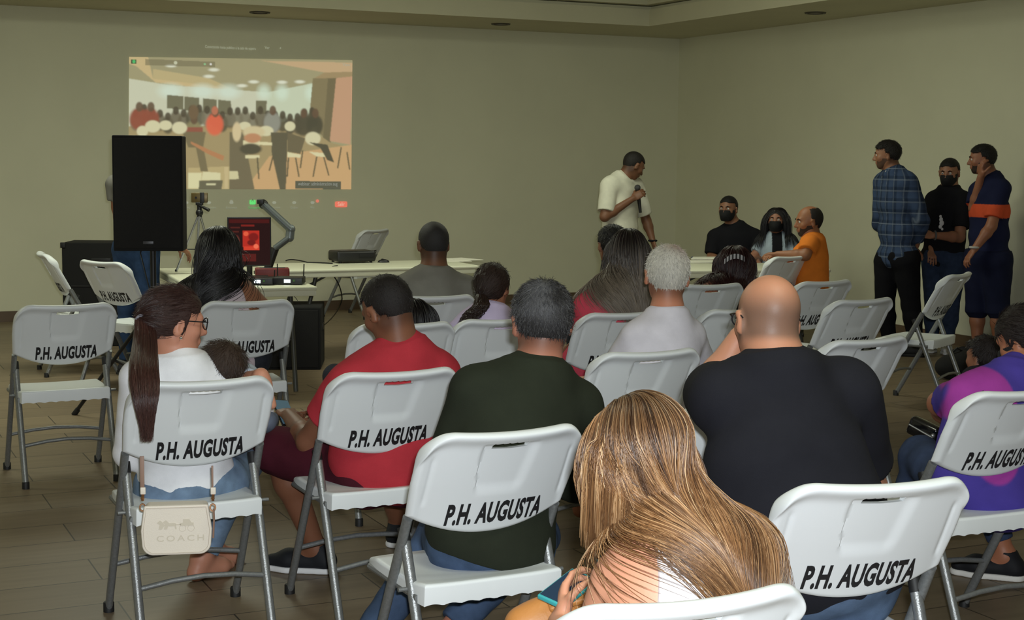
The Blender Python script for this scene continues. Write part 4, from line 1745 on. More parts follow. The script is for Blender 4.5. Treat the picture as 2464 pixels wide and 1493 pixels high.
def p_blackhair():
    P = seated('black', 'woman with long straight black hair and a pale pink sleeveless top', skin=(150, 102, 78), h=.0075, S=.97)
    P.px(head=(525, 592), neck=(528, 670), shL=(452, 712), shR=(602, 712))
    P.face(10, 5)
    P.build(hands=autohands(P), feet=False)
    P.shirt(srgb(196, 180, 188), sleeve=.15, g=.012, fold=.005, tank=(.12, .86))
    P.trousers(srgb(50, 52, 60), length=1.9)
    def tg(p, t, q):
        g = np.tile(np.array([0, 0, -1.0]), (len(p), 1))
        g += np.array([-.32, 0, 0]) * ss(.25, .8, t)
        return nrm_rows(g)
    long_hair(P, 2200, .52, plaincol((20, 18, 20)), rad=.0022, capcol=(16, 14, 16), vol=(.004, .016), drape=(.014, .03), target=tg, gather=(ony(492, 690, P.J['neck'][1])[0], .22, 2.6, .45))
    PEOPLE['black'] = P


def p_greyshirt():
    P = seated('grey', 'man with a dark buzz cut and grey shirt seated before the long table', skin=(120, 82, 60), h=.0075, fat=1.2)
    P.px(head=(1042, 582), neck=(1045, 662), shL=(968, 700), shR=(1122, 700))
    P.face(18, 5)
    P.build(fade=True, hands=autohands(P), feet=False, headS=1.02)
    P.shirt(srgb(128, 126, 118), sleeve=.6, g=.018, fold=.004, neck=.01)
    P.trousers(srgb(50, 52, 60), length=1.9)
    P.cap('short', .005, (44, 42, 42), spikes=3000, slen=.008, srad=.0009)


def p_girl():
    P = seated('girl', 'girl with curly dark brown ponytail and a lavender top', skin=(150, 100, 76), h=.0075, S=.82, ahead=.10)
    P.px(head=(1186, 686), neck=(1180, 750), shL=(1122, 782), shR=(1232, 782))
    P.face(-25, 5)
    P.build(hands=autohands(P), feet=False, headS=1.12)
    P.shirt(srgb(204, 190, 220), sleeve=.5, g=.014, fold=.004)
    P.trousers(srgb(70, 70, 90), length=1.9)
    comb = lambda l: nrm_rows(np.array([-.01, -.11, -.05]) - l)
    hc = P.cap('long', .013, (46, 32, 27), spikes=1500, slen=.05, comb=comb, srad=.0014)
    tie = P.J['head'] + P.headR @ (np.array([-.01, -.11, -.05]) * P.hs)
    ends = [ony(1160, 735, tie[1] - .05), ony(1140, 755, tie[1] - .05), ony(1120, 785, tie[1] - .06)]
    bundle(P, 'ponytail', tie, ends, .02, .045, 500, (50, 36, 30), rad=.0022, wave=.012, spread_end=.8, parent=hc)


def p_mid():
    P = seated('mid', 'person with long black hair mostly hidden behind the man in red', skin=(140, 95, 72), h=.0085, S=.8, ahead=.15, elL=(-.17, .1, .25), elR=(.17, .1, .25))
    P.px(head=(990, 765, .0), neck=(992, 825), chest=(990, 880), shL=(940, 840), shR=(1044, 840), elL=(935, 890, .05), elR=(1050, 890, .05), pelvis=(985, 920), hipL=(960, 930), hipR=(1010, 930), wrL=(960, 900, .2), wrR=(1010, 900, .2))
    P.face(0, 10)
    P.build(hands=autohands(P), feet=False)
    P.shirt(srgb(40, 36, 38), sleeve=.6, g=.014)
    P.trousers(srgb(50, 52, 60), length=1.9)
    long_hair(P, 1300, .3, plaincol((22, 17, 18)), rad=.0022, capcol=(18, 14, 15), vol=(.01, .035))


def p_pink():
    P = seated('pink', 'woman with very long straight ash-brown hair and a pink T-shirt', skin=(152, 100, 76), h=.0075, S=.97, fat=1.12, ahead=.06)
    P.px(head=(1512, 600), neck=(1500, 690), shL=(1415, 740), shR=(1575, 735), elL=(1402, 850, .1), wrL=(1420, 890, .2))
    P.face(-6, 5)
    P.build(hands=autohands(P), feet=False)
    P.shirt(srgb(204, 74, 92), sleeve=.6, g=.016, fold=.005, fsc=20)
    P.trousers(srgb(50, 52, 60), length=1.9)
    def tg(p, t, q):
        g = np.tile(np.array([0, 0, -1.0]), (len(p), 1))
        g += np.array([.12, 0, 0]) * ss(.2, .8, t)
        return nrm_rows(g)
    long_hair(P, 2400, .48, plaincol((38, 30, 28), .3, (120, 108, 94), .2, .75), rad=.002, capcol=(32, 26, 24), vol=(.008, .024), target=tg, lenvar=.1, gather=(ony(1530, 720, P.J['neck'][1])[0], .3, 1.0, .5))


def p_darkhead():
    o = onz(1470, 1010, 0.0)
    o, f, r_, yw = fwd('pink')
    org = V3(ony(1492, 760, 8.6)); org[2] = 0
    P = Person('person with short black hair beside the very long haired woman', yaw=25, h=.0085, S=.8, skin=(140, 96, 74))
    P.sit(org, seat=.468)
    P.px(head=(1472, 585), neck=(1488, 650), shL=(1452, 705), shR=(1532, 705))
    P.face(20, 0)
    P.build(hands=autohands(P), feet=False, headS=1.2)
    P.shirt(srgb(200, 200, 190), sleeve=.6, g=.014)
    P.trousers(srgb(50, 52, 60), length=1.9)
    P.cap('short', .012, (20, 17, 18), spikes=2500, slen=.02, srad=.0012)
    global DARK_ORG
    DARK_ORG = (org, 25)


def p_greyhair():
    P = seated('white', 'elderly man with cropped silver hair and a white T-shirt', skin=(196, 132, 104), h=.007, fat=1.0, ahead=.10)
    P.px(head=(1605, 656), neck=(1608, 765), shL=(1530, 812), shR=(1662, 812), elL=(1478, 890, .05), chest=(1590, 880), pelvis=(1575, 970), elR=(1690, 890, .05), wrL=(1432, 905, .3))
    P.face(4, 5, 3)
    P.build(fade=True, hands=autohands(P), feet=False, headS=1.06)
    P.shirt(srgb(216, 212, 222), sleeve=.7, g=.012, fold=.005, fsc=18, sl_g=.018)
    P.trousers(srgb(60, 62, 70), length=1.9)

    def hc(v, loc):
        c = np.tile(np.array(srgb(200, 196, 186)), (len(v), 1)) * (1 + .16 * fnoise(v, 45, 6))[:, None]
        b_ = np.exp(-(((loc[:, 0] - .015) / .035) ** 2 + ((loc[:, 1] + .045) / .035) ** 2 + ((loc[:, 2] - .07) / .05) ** 2))[:, None]
        return c * (1 - .6 * b_) + .6 * b_ * np.array(srgb(170, 110, 90))
    P.cap('short', .007, None, colf=hc, spikes=6000, slen=.018, srad=.0009, noise=.05)


def p_clip():
    P = seated('clip', 'woman with dark reddish hair held by a patterned clip, white tank top', skin=(142, 88, 66), h=.0078, S=.97, ahead=.05)
    P.px(head=(1768, 632), neck=(1755, 705), shL=(1668, 728), shR=(1800, 735), elL=(1640, 800))
    P.face(-10, 3)
    P.build(hands=autohands(P), feet=False, ears=True)
    P.shirt(srgb(216, 214, 206), sleeve=0, g=.014, fold=.004, tank=(.12, .9))
    P.trousers(srgb(50, 52, 60), length=1.9)
    hc, _ = long_hair(P, 2200, .36, plaincol((46, 18, 20), .35), rad=.0022, capcol=(40, 16, 17), vol=(.008, .028), gather=(ony(1752, 720, P.J['neck'][1])[0], .35, 1.0, .5))
    c, R = P.J['head'], P.headR
    o = np.array(P.root.location)
    vv, ff, cc = [], [], []
    n = 24
    for i in range(n + 1):
        a = -.75 + 1.25 * i / n
        for j, w_ in enumerate((-.5, .5)):
            x = .082 * math.sin(a) * 1.25
            z = .0 + .04 * math.cos(a * 1.9) + w_ * .030
            y = -.150 + 1.2 * x * x
            vv.append(c + R @ np.array([x + .012, y, z + .0]) - o)
            k = .8 if (i % 4 < 2) else .05
            cc.append([k * .6, k * .58, k * .6])
        if i:
            b_ = 2 * i
            ff.append((b_ - 2, b_ - 1, b_ + 1, b_))
    ob = meshobj('hair_clip', vv, ff, cloth_m, hc, False, cols=np.array(cc))
    md = ob.modifiers.new('s', 'SOLIDIFY'); md.thickness = .004


def p_speakerman():
    org = V3(ony(1500, 800, 13.4)); org[2] = 0
    P = Person('standing man in a white short-sleeved shirt speaking into a microphone', yaw=-55, h=.0075, S=.985, skin=(118, 80, 58), fat=1.12)
    P.stand(org)
    Y = 13.4
    P.px(head=(1527, 396, .0), neck=(1497, 432), shL=(1528, 448, 0), shR=(1466, 448, 0), chest=(1492, 500), elR=(1455, 522), wrR=(1524, 478), elL=(1556, 532), wrL=(1568, 578), pelvis=(1490, 600), hipL=(1500, 612), hipR=(1475, 612), knL=(1508, 700), knR=(1470, 700), anL=(1515, 790), anR=(1468, 792))
    P.J['shR'][1] = Y - .12; P.J['shL'][1] = Y + .14
    P.J['elR'][1] = Y - .2; P.J['wrR'][1] = Y - .12
    P.J['elL'][1] = Y + .18; P.J['wrL'][1] = Y + .1
    for q in 'LR':
        P.J['an' + q][2] = .085
        P.J['toe' + q] = P.J['an' + q] + np.array([.12, .05, -.05])
    for k in ('head', 'neck', 'shR', 'shL', 'elR', 'wrR', 'elL', 'wrL'):
        pass
    P.face(-66, 32)
    hr = (P.J['wrR'], nrm(np.array([.75, .1, .5])), nrm(np.array([.35, .75, -.2])), 1, .95)
    P.build(fade=True, hands=autohands(P, {'R': hr}), eyes=True, feet=False, headS=1.03)
    P.shirt(srgb(216, 214, 196), sleeve=.82, g=.02, fold=.006, hem=-.09, fsc=18, sl_g=.03, wide=.008)
    P.trousers(srgb(26, 26, 32), length=1.95, g=.016, material=cloth_m)
    P.shoes((30, 26, 24), (30, 28, 26))
    P.cap('short', .006, (26, 22, 20), spikes=2500, slen=.008, srad=.001)
    P.tube('watch', [P.J['wrL'] + np.array([math.cos(a) * .034, math.sin(a) * .034, 0]) for a in np.linspace(0, 2 * PI, 17)], .009, (.01, .01, .012))
    PEOPLE['mic'] = P


def face_sitters():
    # bearded masked man in black polo behind the right-hand table
    org = V3(ony(1772, 700, 13.55)); org[2] = 0
    P = Person('seated man in a black polo and black face mask behind the right table', yaw=168, h=.0075, skin=(140, 98, 74), fat=1.15)
    P.sit(org, seat=.468)
    P.px(head=(1752, 500), neck=(1768, 548), shR=(1722, 572), shL=(1818, 572), elR=(1712, 622), elL=(1838, 622), wrR=(1740, 632, -.2), wrL=(1800, 632, -.2))
    P.face(150, 2)
    P.build(hands=autohands(P), eyes=True, feet=False)
    P.shirt(srgb(24, 24, 28), sleeve=.8, g=.018, fold=.004, sl_g=.026)
    P.trousers(srgb(30, 32, 40), length=1.9)
    P.cap('short', .006, (20, 18, 18), spikes=2500, slen=.008, srad=.001)
    P.facemask()
    SEAT2.append((org, 168))
    # woman
    org = V3(ony(1868, 700, 13.3)); org[2] = 0
    P = Person('seated woman with long black hair and black face mask at the right table', yaw=165, h=.0075, S=.94, skin=(160, 112, 88))
    P.sit(org, seat=.468)
    P.px(head=(1868, 527), neck=(1866, 572), shR=(1836, 592), shL=(1900, 592))
    P.face(163, 0)
    P.build(hands=autohands(P), eyes=True, feet=False)
    P.shirt(lambda v: np.where((np.abs(v[:, 0] - P.J['neck'][0]) > .045)[:, None], np.array(srgb(170, 184, 196)), np.array(srgb(26, 26, 30))), sleeve=.6, g=.014)
    P.trousers(srgb(30, 32, 40), length=1.9)
    long_hair(P, 1400, .34, plaincol((18, 15, 16)), rad=.0022, capcol=(15, 13, 14), vol=(.008, .026))
    P.facemask()
    SEAT2.append((org, 165))
    # orange shirt
    o, f, r_, yw = fwd('orange')
    P = Person('seated man in an orange T-shirt resting his hands on the right table', yaw=yw + 32, h=.0075, S=.9, skin=(150, 100, 70), fat=1.2)
    P.sit(V3(o) + f * .12, seat=.468)
    dx = V3(ony(1945, 530, P.J['head'][1])) - P.J['head']
    dx[2] = 0
    for k in P.J:
        P.J[k] = P.J[k] + dx
    P.J['head'][2] = ony(1945, 530, P.J['head'][1])[2]
    Y = P.J['shL'][1]
    P.J['elL'] = V3(ony(1938, 615, Y - .06)); P.J['wrL'] = V3(ony(1872, 612, Y + .05))
    P.J['elR'] = V3(ony(1900, 635, Y + .35)); P.J['wrR'] = V3(ony(1860, 622, Y + .12))
    P.face(98, 6)
    P.build(hands=autohands(P), eyes=True, feet=False, headS=1.15)
    P.shirt(srgb(226, 128, 48), sleeve=.6, g=.018, fold=.004, sl_g=.028)
    P.trousers(srgb(40, 44, 56), length=1.9)
    P.cap('short', .005, (34, 28, 26), spikes=2500, slen=.006, srad=.001, sub=lambda q: (q[..., 1] > .0) | (q[..., 2] > .085))
    P.cap('beard', .002, (52, 36, 28), name='beard', spikes=900, slen=.006)


def plaid(v, cx=0.0, cy=0.0):
    x = np.arctan2(v[:, 0] - cx, -(v[:, 1] - cy)) * .17
    z = v[:, 2]
    c = np.tile(np.array(srgb(60, 76, 106)), (len(v), 1))
    c = c * (1 - .4 * ss(-.1, .5, np.sin(x * 2 * PI / .09)))[:, None] * (1 - .35 * ss(-.1, .5, np.sin(z * 2 * PI / .09)))[:, None]
    for q, w_ in ((x, .35), (z, .5)):
        ln = np.clip(1 - np.abs(((q / .09) % 1) - .12) / .07, 0, 1)[:, None]
        c = c * (1 - w_ * ln) + np.array(srgb(150, 162, 180)) * w_ * ln
    return c


def standing_three():
    Y = 12.3
    org = V3(ony(2155, 800, Y)); org[2] = 0
    P = Person('standing man in a blue plaid shirt and black trousers, hands behind back', yaw=52, h=.0065, skin=(150, 104, 78), fat=1.05)
    P.stand(org)
    P.px(head=(2133, 370), neck=(2152, 418), shL=(2190, 440), shR=(2122, 440), chest=(2158, 490), elL=(2222, 532), wrL=(2214, 590), elR=(2120, 540), wrR=(2185, 590), pelvis=(2160, 620), hipL=(2180, 632), hipR=(2135, 632), knL=(2192, 735), knR=(2128, 735), anL=(2205, 858), anR=(2140, 860))
    P.J['shL'][1] = Y - .12; P.J['shR'][1] = Y + .14; P.J['elL'][1] = Y - .14; P.J['elR'][1] = Y + .2
    P.J['wrL'][1] = Y - .02; P.J['wrR'][1] = Y + .12
    for q in 'LR':
        P.J['an' + q][2] = .085
        P.J['toe' + q] = P.J['an' + q] + np.array([-.12, .05, -.05])
    P.face(76, 6)
    P.build(fade=True, hands=autohands(P), eyes=True, feet=False, headS=1.0)
    P.shirt(lambda v: plaid(v, P.J['chest'][0], P.J['chest'][1]), sleeve=1.85, g=.018, fold=.005, hem=-.1, sl_g=.02, wide=.006)
    P.trousers(srgb(20, 20, 24), length=1.95, g=.02, material=cloth_m)
    P.shoes((24, 24, 26), (24, 24, 26))
    P.cap('short', .011, (26, 22, 20), spikes=3500, slen=.022, srad=.001)
    P.cap('beard', .002, (84, 58, 44), name='beard', spikes=600, slen=.006)
    P.tube('collar_edge', [P.J['neck'] + P.headR @ np.array([x, y, z]) for x, y, z in ((-.05, .06, .03), (-.02, .095, -.02), (.0, .10, -.04), (.02, .095, -.02), (.05, .06, .03))], .007, srgb(200, 200, 190))
    # masked man in black tee
    Y = 12.55
    org = V3(ony(2275, 800, Y)); org[2] = 0
    P = Person('standing man in a black T-shirt and black mask reaching towards the plaid shirt', yaw=140, h=.0065, S=.95, skin=(158, 110, 84), fat=1.25)
    P.stand(org)
    P.px(head=(2284, 412), neck=(2285, 455), shR=(2248, 482), shL=(2318, 482), chest=(2275, 530), elL=(2302, 570), wrL=(2236, 565), elR=(2238, 560), wrR=(2232, 600), pelvis=(2272, 620), hipL=(2292, 640), hipR=(2250, 640), knL=(2285, 745), knR=(2248, 745), anL=(2278, 850), anR=(2240, 848))
    P.J['shR'][1] = Y + .1; P.J['shL'][1] = Y - .1; P.J['elL'][1] = Y - .2; P.J['wrL'][1] = Y - .3; P.J['elR'][1] = Y + .1; P.J['wrR'][1] = Y - .05
    for q in 'LR':
        P.J['an' + q][2] = .085
        P.J['toe' + q] = P.J['an' + q] + np.array([-.04, -.13, -.05])
    P.face(148, 10)
    hl = (P.J['wrL'], nrm(np.array([-1, -.1, .1])), nrm(np.array([.1, .8, -.6])), -1, .25)
    P.build(fade=True, hands=autohands(P, {'L': hl}), eyes=True, feet=False, headS=1.05)
    P.shirt(srgb(26, 26, 30), sleeve=.75, g=.016, fold=.005, hem=-.05, sl_g=.026)
    P.trousers(srgb(48, 60, 84), length=1.95, g=.016)
    P.shoes((222, 222, 226), (215, 215, 215))
    P.cap('short', .007, (22, 19, 19), spikes=3000, slen=.012, srad=.001)
    P.facemask()
    g = P.J['wrL']
    P.tube('watch', [g + np.array([.012, math.cos(a) * .034, math.sin(a) * .034]) for a in np.linspace(0, 2 * PI, 17)], .008, (.12, .12, .12))
    q = P.J['chest'] + np.array([-.075, -.135, -.02])
    mb = MB()
    for dx, dz, r_ in ((0, .03, .016), (.006, .0, .02), (-.004, -.03, .015), (.012, -.05, .01), (-.006, .055, .011)):
        mb.sphere(tuple(q + np.array([dx, 0, dz]) - np.array(P.root.location)), r_, 12, sc=(1, .35, 1.2))
    mb.build('shirt_print', mat('white_print', srgb(215, 215, 215), .8), P.root, True)
    # man in navy with orange band
    Y = 12.1
    org = V3(ony(2375, 800, Y)); org[2] = 0
    P = Person('standing man in navy polo with an orange chest band, hand over his mouth', yaw=48, h=.0065, skin=(148, 98, 74), fat=1.12)
    P.stand(org)
    P.px(head=(2362, 380), neck=(2384, 430), shL=(2412, 455), shR=(2352, 462), chest=(2380, 510), elL=(2385, 545), wrL=(2336, 600), elR=(2335, 500), wrR=(2336, 425), pelvis=(2378, 620), hipL=(2398, 635), hipR=(2355, 635), knL=(2402, 748), knR=(2352, 745), anL=(2400, 862), anR=(2350, 860))
    P.J['shL'][1] = Y - .1; P.J['shR'][1] = Y + .12; P.J['elL'][1] = Y - .18; P.J['wrL'][1] = Y - .2; P.J['elR'][1] = Y + .05; P.J['wrR'][1] = Y - .06
    for q in 'LR':
        P.J['an' + q][2] = .085
        P.J['toe' + q] = P.J['an' + q] + np.array([-.12, .06, -.05])
    P.face(80, 6)
    hr = (P.J['wrR'], nrm(np.array([-.05, -.1, 1])), nrm(np.array([.9, .1, 0])), -1, .8)
    P.build(fade=True, hands=autohands(P, {'R': hr}), eyes=True, feet=False, headS=1.02)
    zb = float(ony(2380, 507, Y)[2])
    P.shirt(lambda v: np.where(((np.abs(v[:, 2] - zb) < .055))[:, None], np.array(srgb(206, 84, 52)), np.array(srgb(30, 34, 62))), sleeve=.78, g=.018, fold=.004, hem=-.1, sl_g=.026)
    P.trousers(srgb(26, 30, 54), length=1.05, g=.03, name='shorts', material=cloth_m)
    P.shoes((40, 40, 44), (60, 60, 60))
    P.cap('short', .009, (20, 17, 17), spikes=3500, slen=.016, srad=.001)
    P.cap('beard', .002, (46, 32, 26), name='beard', spikes=600, slen=.006)
    nk = lerp(P.J['neck'], P.J['head'], .12)
    P.tube('collar', [nk + np.array([math.cos(a) * .07, math.sin(a) * .068, .012 * math.sin(a)]) for a in np.linspace(0, 2 * PI, 25)], .012, srgb(206, 84, 52))
    P.tube('watch', [P.J['wrL'] + np.array([math.cos(a) * .033, math.sin(a) * .033, 0.02]) for a in np.linspace(0, 2 * PI, 17)], .009, (.5, .5, .48))


def p_behind():
    Y = 10.75
    org = V3(ony(330, 800, Y)); org[2] = 0
    P = Person('standing man in blue jeans almost hidden by the black loudspeaker', yaw=-25, h=.009, skin=(150, 104, 80), S=.97)
    P.stand(org)
    P.px(head=(345, 385), elL=(282, 500), elR=(395, 560), wrR=(432, 592), wrL=(300, 590))
    P.build(fade=True, hands=autohands(P), feet=False)
    P.shirt(srgb(120, 118, 112), sleeve=.7, g=.016, hem=-.03)
    P.trousers(srgb(46, 66, 98), length=1.95, g=.016)
    P.shoes((40, 40, 44), (60, 60, 60))
    P.cap('short', .008, (26, 22, 20))


def p_child_right():
    org = V3(ony(2372, 1010, 6.9)); org[2] = 0
    P = Person('child with short dark hair low in front of the person in purple, mostly hidden', yaw=35, h=.008, S=.72, skin=(150, 100, 76))
    P.sit(org, seat=.22, knL=(-.1, .22, 0), knR=(.1, .22, 0), anL=(-.1, .2, -.3), anR=(.1, .2, -.3), elL=(-.17, .05, .2), elR=(.17, .05, .2), wrL=(-.08, .2, .15), wrR=(.08, .2, .15))
    P.px(head=(2368, 858), neck=(2372, 905))
    P.build(fade=True, headS=1.2, feet=False)
    P.shirt(srgb(40, 38, 44), sleeve=.6, g=.014)
    P.trousers(srgb(40, 42, 50), length=1.9)
    P.cap('short', .014, (28, 20, 20), spikes=2500, slen=.03, srad=.0012)


SEAT2 = []
import os, time
_t = time.time()
for fn in (p_ponytail_woman, p_toddler, p_red, p_green, p_blonde, p_bald, p_purple, p_blackhair, p_greyshirt, p_girl, p_mid, p_pink, p_darkhead, p_greyhair, p_clip, p_speakerman, face_sitters, standing_three, p_behind, p_child_right):
    fn()
    print('PERSON', fn.__name__, round(time.time() - _t, 1), flush=True)
o_, y_ = DARK_ORG
for (og, yy, lab) in ([(o_, 25, 'white folding chair under the short black haired person beside the pink shirt')] + [(a_, b_, l_) for (a_, b_), l_ in zip(SEAT2, ('white folding chair of the masked man in the black polo', 'white folding chair of the masked woman with black hair'))]):
    a = math.radians(yy)
    c = copy_tree(proto)
    c.location = (og[0] + math.sin(a) * .04, og[1] - math.cos(a) * .04, 0)
    c.rotation_euler = (0, 0, a)
    c['label'] = lab
    c['group'] = GRP

# ------------------------------------------------------------------ projected picture on the back wall
def wall_hit(px, py, off=0.0):
    d = ray(px, py)
    o = Vector((0, 0, CAM_Z))
    t = ((room(0, off) - o).dot(V)) / d.dot(V)
    return o + d * t


class Canvas:
    def __init__(s, w, h):
        s.w, s.h = w, h
        s.c = np.zeros((h, w, 3))
        s.Y, s.X = np.mgrid[0:h, 0:w].astype(float)
        s.X = s.X / w
        s.Y = s.Y / h

    def poly(s, pts, col, a=1.0, soft=.002):
        "convex or simple polygon in 0..1, y down"
        ins = np.zeros((s.h, s.w), bool)
        n = len(pts)
        for i in range(n):
            x0, y0 = pts[i]
            x1, y1 = pts[(i + 1) % n]
            if y0 == y1:
                continue
            m_ = ((s.Y >= min(y0, y1)) & (s.Y < max(y0, y1)))
            xi = x0 + (s.Y - y0) * (x1 - x0) / (y1 - y0)
            ins ^= m_ & (s.X > xi)
        s.c[ins] = s.c[ins] * (1 - a) + np.array(srgb(*col)) * a

    def ell(s, cx, cy, rx, ry, col, a=1.0, soft=.15):
        r = np.sqrt(((s.X - cx) / rx) ** 2 + ((s.Y - cy) / ry) ** 2)
        k = (np.clip((1 + soft - r) / (2 * soft), 0, 1) * a)[..., None]
        s.c = s.c * (1 - k) + np.array(srgb(*col)) * k

    def rect(s, x0, y0, x1, y1, col, a=1.0):
        s.poly([(x0, y0), (x1, y0), (x1, y1), (x0, y1)], col, a)

    def blur(s, n=1):
        for _ in range(n):
            p = np.pad(s.c, ((1, 1), (1, 1), (0, 0)), 'edge')
            s.c = (p[:-2, 1:-1] + p[2:, 1:-1] + p[1:-1, :-2] + p[1:-1, 2:] + 2 * p[1:-1, 1:-1]) / 6


def pw(x, y):
    return (x / 2375 - 375 / 2375) / ((2200 - 375) / 2375), (y - 195) / (1275 - 195)


cv = Canvas(480, 284)
Q = lambda pts, col, a=1.0: cv.poly([pw(*p) for p in pts], col, a)


def E_(x, y, rx, ry, col, a=1.0, soft=.15):
    u, v = pw(x, y)
    cv.ell(u, v, rx / 1825, ry / 1080, col, a, soft)


Q([(300, 150), (2300, 150), (2300, 1300), (300, 1300)], (168, 160, 120))
# ceiling
Q([(300, 150), (2300, 150), (2300, 500), (1800, 430), (1300, 470), (600, 400), (300, 330)], (168, 160, 122))
Q([(370, 190), (520, 190), (560, 370), (1180, 440), (1180, 470), (580, 400), (430, 270), (370, 250)], (214, 190, 138))
Q([(560, 290), (1000, 360), (1180, 440), (560, 370)], (200, 182, 132))
Q([(1430, 210), (2200, 215), (2200, 300), (1960, 300)], (208, 176, 134))
Q([(1960, 300), (2200, 290), (2200, 350), (1870, 350)], (168, 144, 104))
# walls
Q([(370, 370), (560, 400), (680, 420), (1480, 470), (1480, 760), (370, 760)], (214, 216, 188))
Q([(1480, 470), (1860, 390), (1830, 700), (1480, 720)], (210, 220, 190))
for x in (700, 950, 1160):
    E_(x, 470, 90, 55, (224, 240, 220), .9, .5)
for x in (1450, 1600, 1850):
    E_(x, 470, 50, 60, (224, 244, 220), .8, .5)
for pts in ([(670, 500), (800, 510), (800, 620), (670, 610)], [(808, 512), (925, 522), (925, 640), (808, 625)], [(955, 525), (1065, 535), (1065, 640), (955, 640)], [(1075, 535), (1180, 545), (1185, 660), (1075, 650)], [(1385, 540), (1475, 540), (1470, 650), (1385, 650)]):
    Q(pts, (112, 108, 84))
Q([(1860, 350), (2060, 345), (2010, 900), (1830, 700)], (134, 120, 86))
Q([(1990, 350), (2060, 345), (2020, 880), (1950, 870)], (112, 100, 72))
Q([(2060, 345), (2200, 330), (2190, 900), (2010, 870)], (206, 160, 126))
# floor
Q([(370, 760), (1800, 740), (2010, 880), (2200, 930), (2200, 1280), (370, 1280)], (170, 150, 106))
Q([(1500, 1000), (2200, 900), (2200, 1280), (1300, 1280)], (214, 172, 120))
Q([(840, 1100), (1300, 1080), (1380, 1280), (840, 1280)], (196, 176, 124))
# lights in the ceiling
for x, y in ((1040, 290), (1000, 345), (1365, 385), (1270, 418), (700, 262), (1600, 385), (1750, 380)):
    E_(x, y, 40, 13, (236, 238, 214), 1, .4)
# audience
rs = np.random.default_rng(5)
for x in range(430, 1900, 62):
    y = 640 + rs.integers(-30, 40)
    E_(x, y + 70, 46, 70, [(70, 62, 48), (96, 84, 66), (60, 52, 44), (120, 112, 92)][rs.integers(0, 4)], .9)
    E_(x, y, 24, 34, (64, 50, 40), .95)
for x, y, c in ((450, 700, (150, 60, 44)), (540, 700, (150, 60, 44)), (1050, 740, (236, 96, 66)), (1780, 740, (64, 56, 44)), (1880, 740, (56, 50, 40)), (880, 800, (142, 132, 92)), (1520, 720, (150, 150, 138))):
    E_(x, y, 70, 90, c, .95)
    E_(x + 5, y - 100, 28, 40, (96, 66, 50), .95)
E_(1050, 625, 26, 36, (196, 112, 84))
E_(880, 640, 40, 60, (110, 84, 60))
Q([(790, 800), (980, 800), (960, 920), (1000, 1130), (940, 1130), (900, 930), (840, 930)], (118, 104, 74))
Q([(815, 765), (955, 765), (955, 800), (815, 800)], (150, 72, 58))
for x, y, w_, h_ in ((560, 760, 60, 50), (480, 800, 44, 44), (770, 770, 60, 50), (1295, 750, 50, 34), (1470, 790, 62, 42), (1670, 750, 45, 40), (1865, 850, 66, 55), (660, 750, 50, 40)):
    E_(x, y, w_, h_, (226, 220, 178), 1, .1)
Q([(1170, 800), (1280, 800), (1380, 1280), (1170, 1280)], (110, 98, 74))
Q([(1510, 800), (1650, 800), (1640, 1280), (1590, 1280), (1520, 980)], (86, 78, 60))
Q([(1650, 800), (1800, 850), (1760, 980), (1650, 960)], (104, 92, 68))
for pts in ([(1280, 870), (1420, 870), (1420, 920), (1280, 910)], [(1300, 990), (1420, 990), (1420, 1015), (1300, 1020)], [(1650, 965), (1765, 985), (1760, 1010), (1650, 1005)], [(1830, 960), (2010, 975), (2010, 1005), (1900, 1000)], [(1420, 880), (1520, 885), (1520, 910), (1420, 905)]):
    Q(pts, (232, 224, 176))
for x0, y0, x1, y1 in ((1400, 1010, 1415, 1190), (1660, 1010, 1650, 1170), (1720, 1010, 1750, 1170), (1900, 1000, 1870, 1170), (1960, 1005, 2005, 1160), (2110, 920, 2080, 1100), (2160, 960, 2185, 1110), (1780, 950, 1760, 1100), (1530, 1000, 1500, 1120)):
    Q([(x0 - 6, y0), (x0 + 6, y0), (x1 + 6, y1), (x1 - 6, y1)], (84, 74, 54))
Q([(1830, 880), (1990, 900), (2030, 1000), (2050, 1050), (1990, 1030), (1930, 930)], (70, 64, 50))
E_(1230, 800, 36, 80, (226, 206, 160)); E_(1370, 800, 90, 50, (222, 206, 160)); E_(1360, 850, 70, 40, (200, 140, 100))
E_(1345, 940, 90, 45, (66, 58, 46))
Q([(860, 880), (1010, 950), (1130, 1000), (1120, 1040), (990, 980), (860, 900)], (190, 128, 84))
Q([(840, 1140), (950, 1140), (935, 1270), (840, 1270)], (232, 226, 176))
Q([(960, 1130), (1100, 1140), (1100, 1200), (945, 1200)], (230, 224, 176))
Q([(930, 1205), (1120, 1200), (1110, 1275), (925, 1275)], (96, 90, 70)); Q([(985, 1228), (1065, 1228), (1060, 1242), (985, 1242)], (220, 216, 170))
Q([(1130, 1090), (1165, 1090), (1160, 1270), (1135, 1270)], (210, 190, 140)); Q([(1170, 1125), (1240, 1125), (1250, 1190), (1170, 1195)], (220, 212, 164))
cv.blur(2)
# overlay bars of the call window
Q([(390, 215), (430, 215), (430, 250), (390, 250)], (40, 66, 44)); E_(411, 232, 12, 15, (70, 200, 110))
Q([(500, 210), (1050, 225), (1050, 268), (500, 260)], (120, 112, 84), .7)
E_(735, 237, 14, 14, (210, 212, 180)); E_(967, 245, 9, 8, (150, 210, 150)); E_(1015, 245, 9, 9, (235, 235, 225))
Q([(1720, 1205), (2110, 1210), (2110, 1272), (1720, 1270)], (78, 78, 66)); 
cv.blur(1)
amb_wall = np.array(paint.node_tree.nodes['RGB'].outputs[0].default_value[:3]) if 'RGB' in paint.node_tree.nodes else np.array([.6, .6, .5])
PIC_GAIN = 0.72


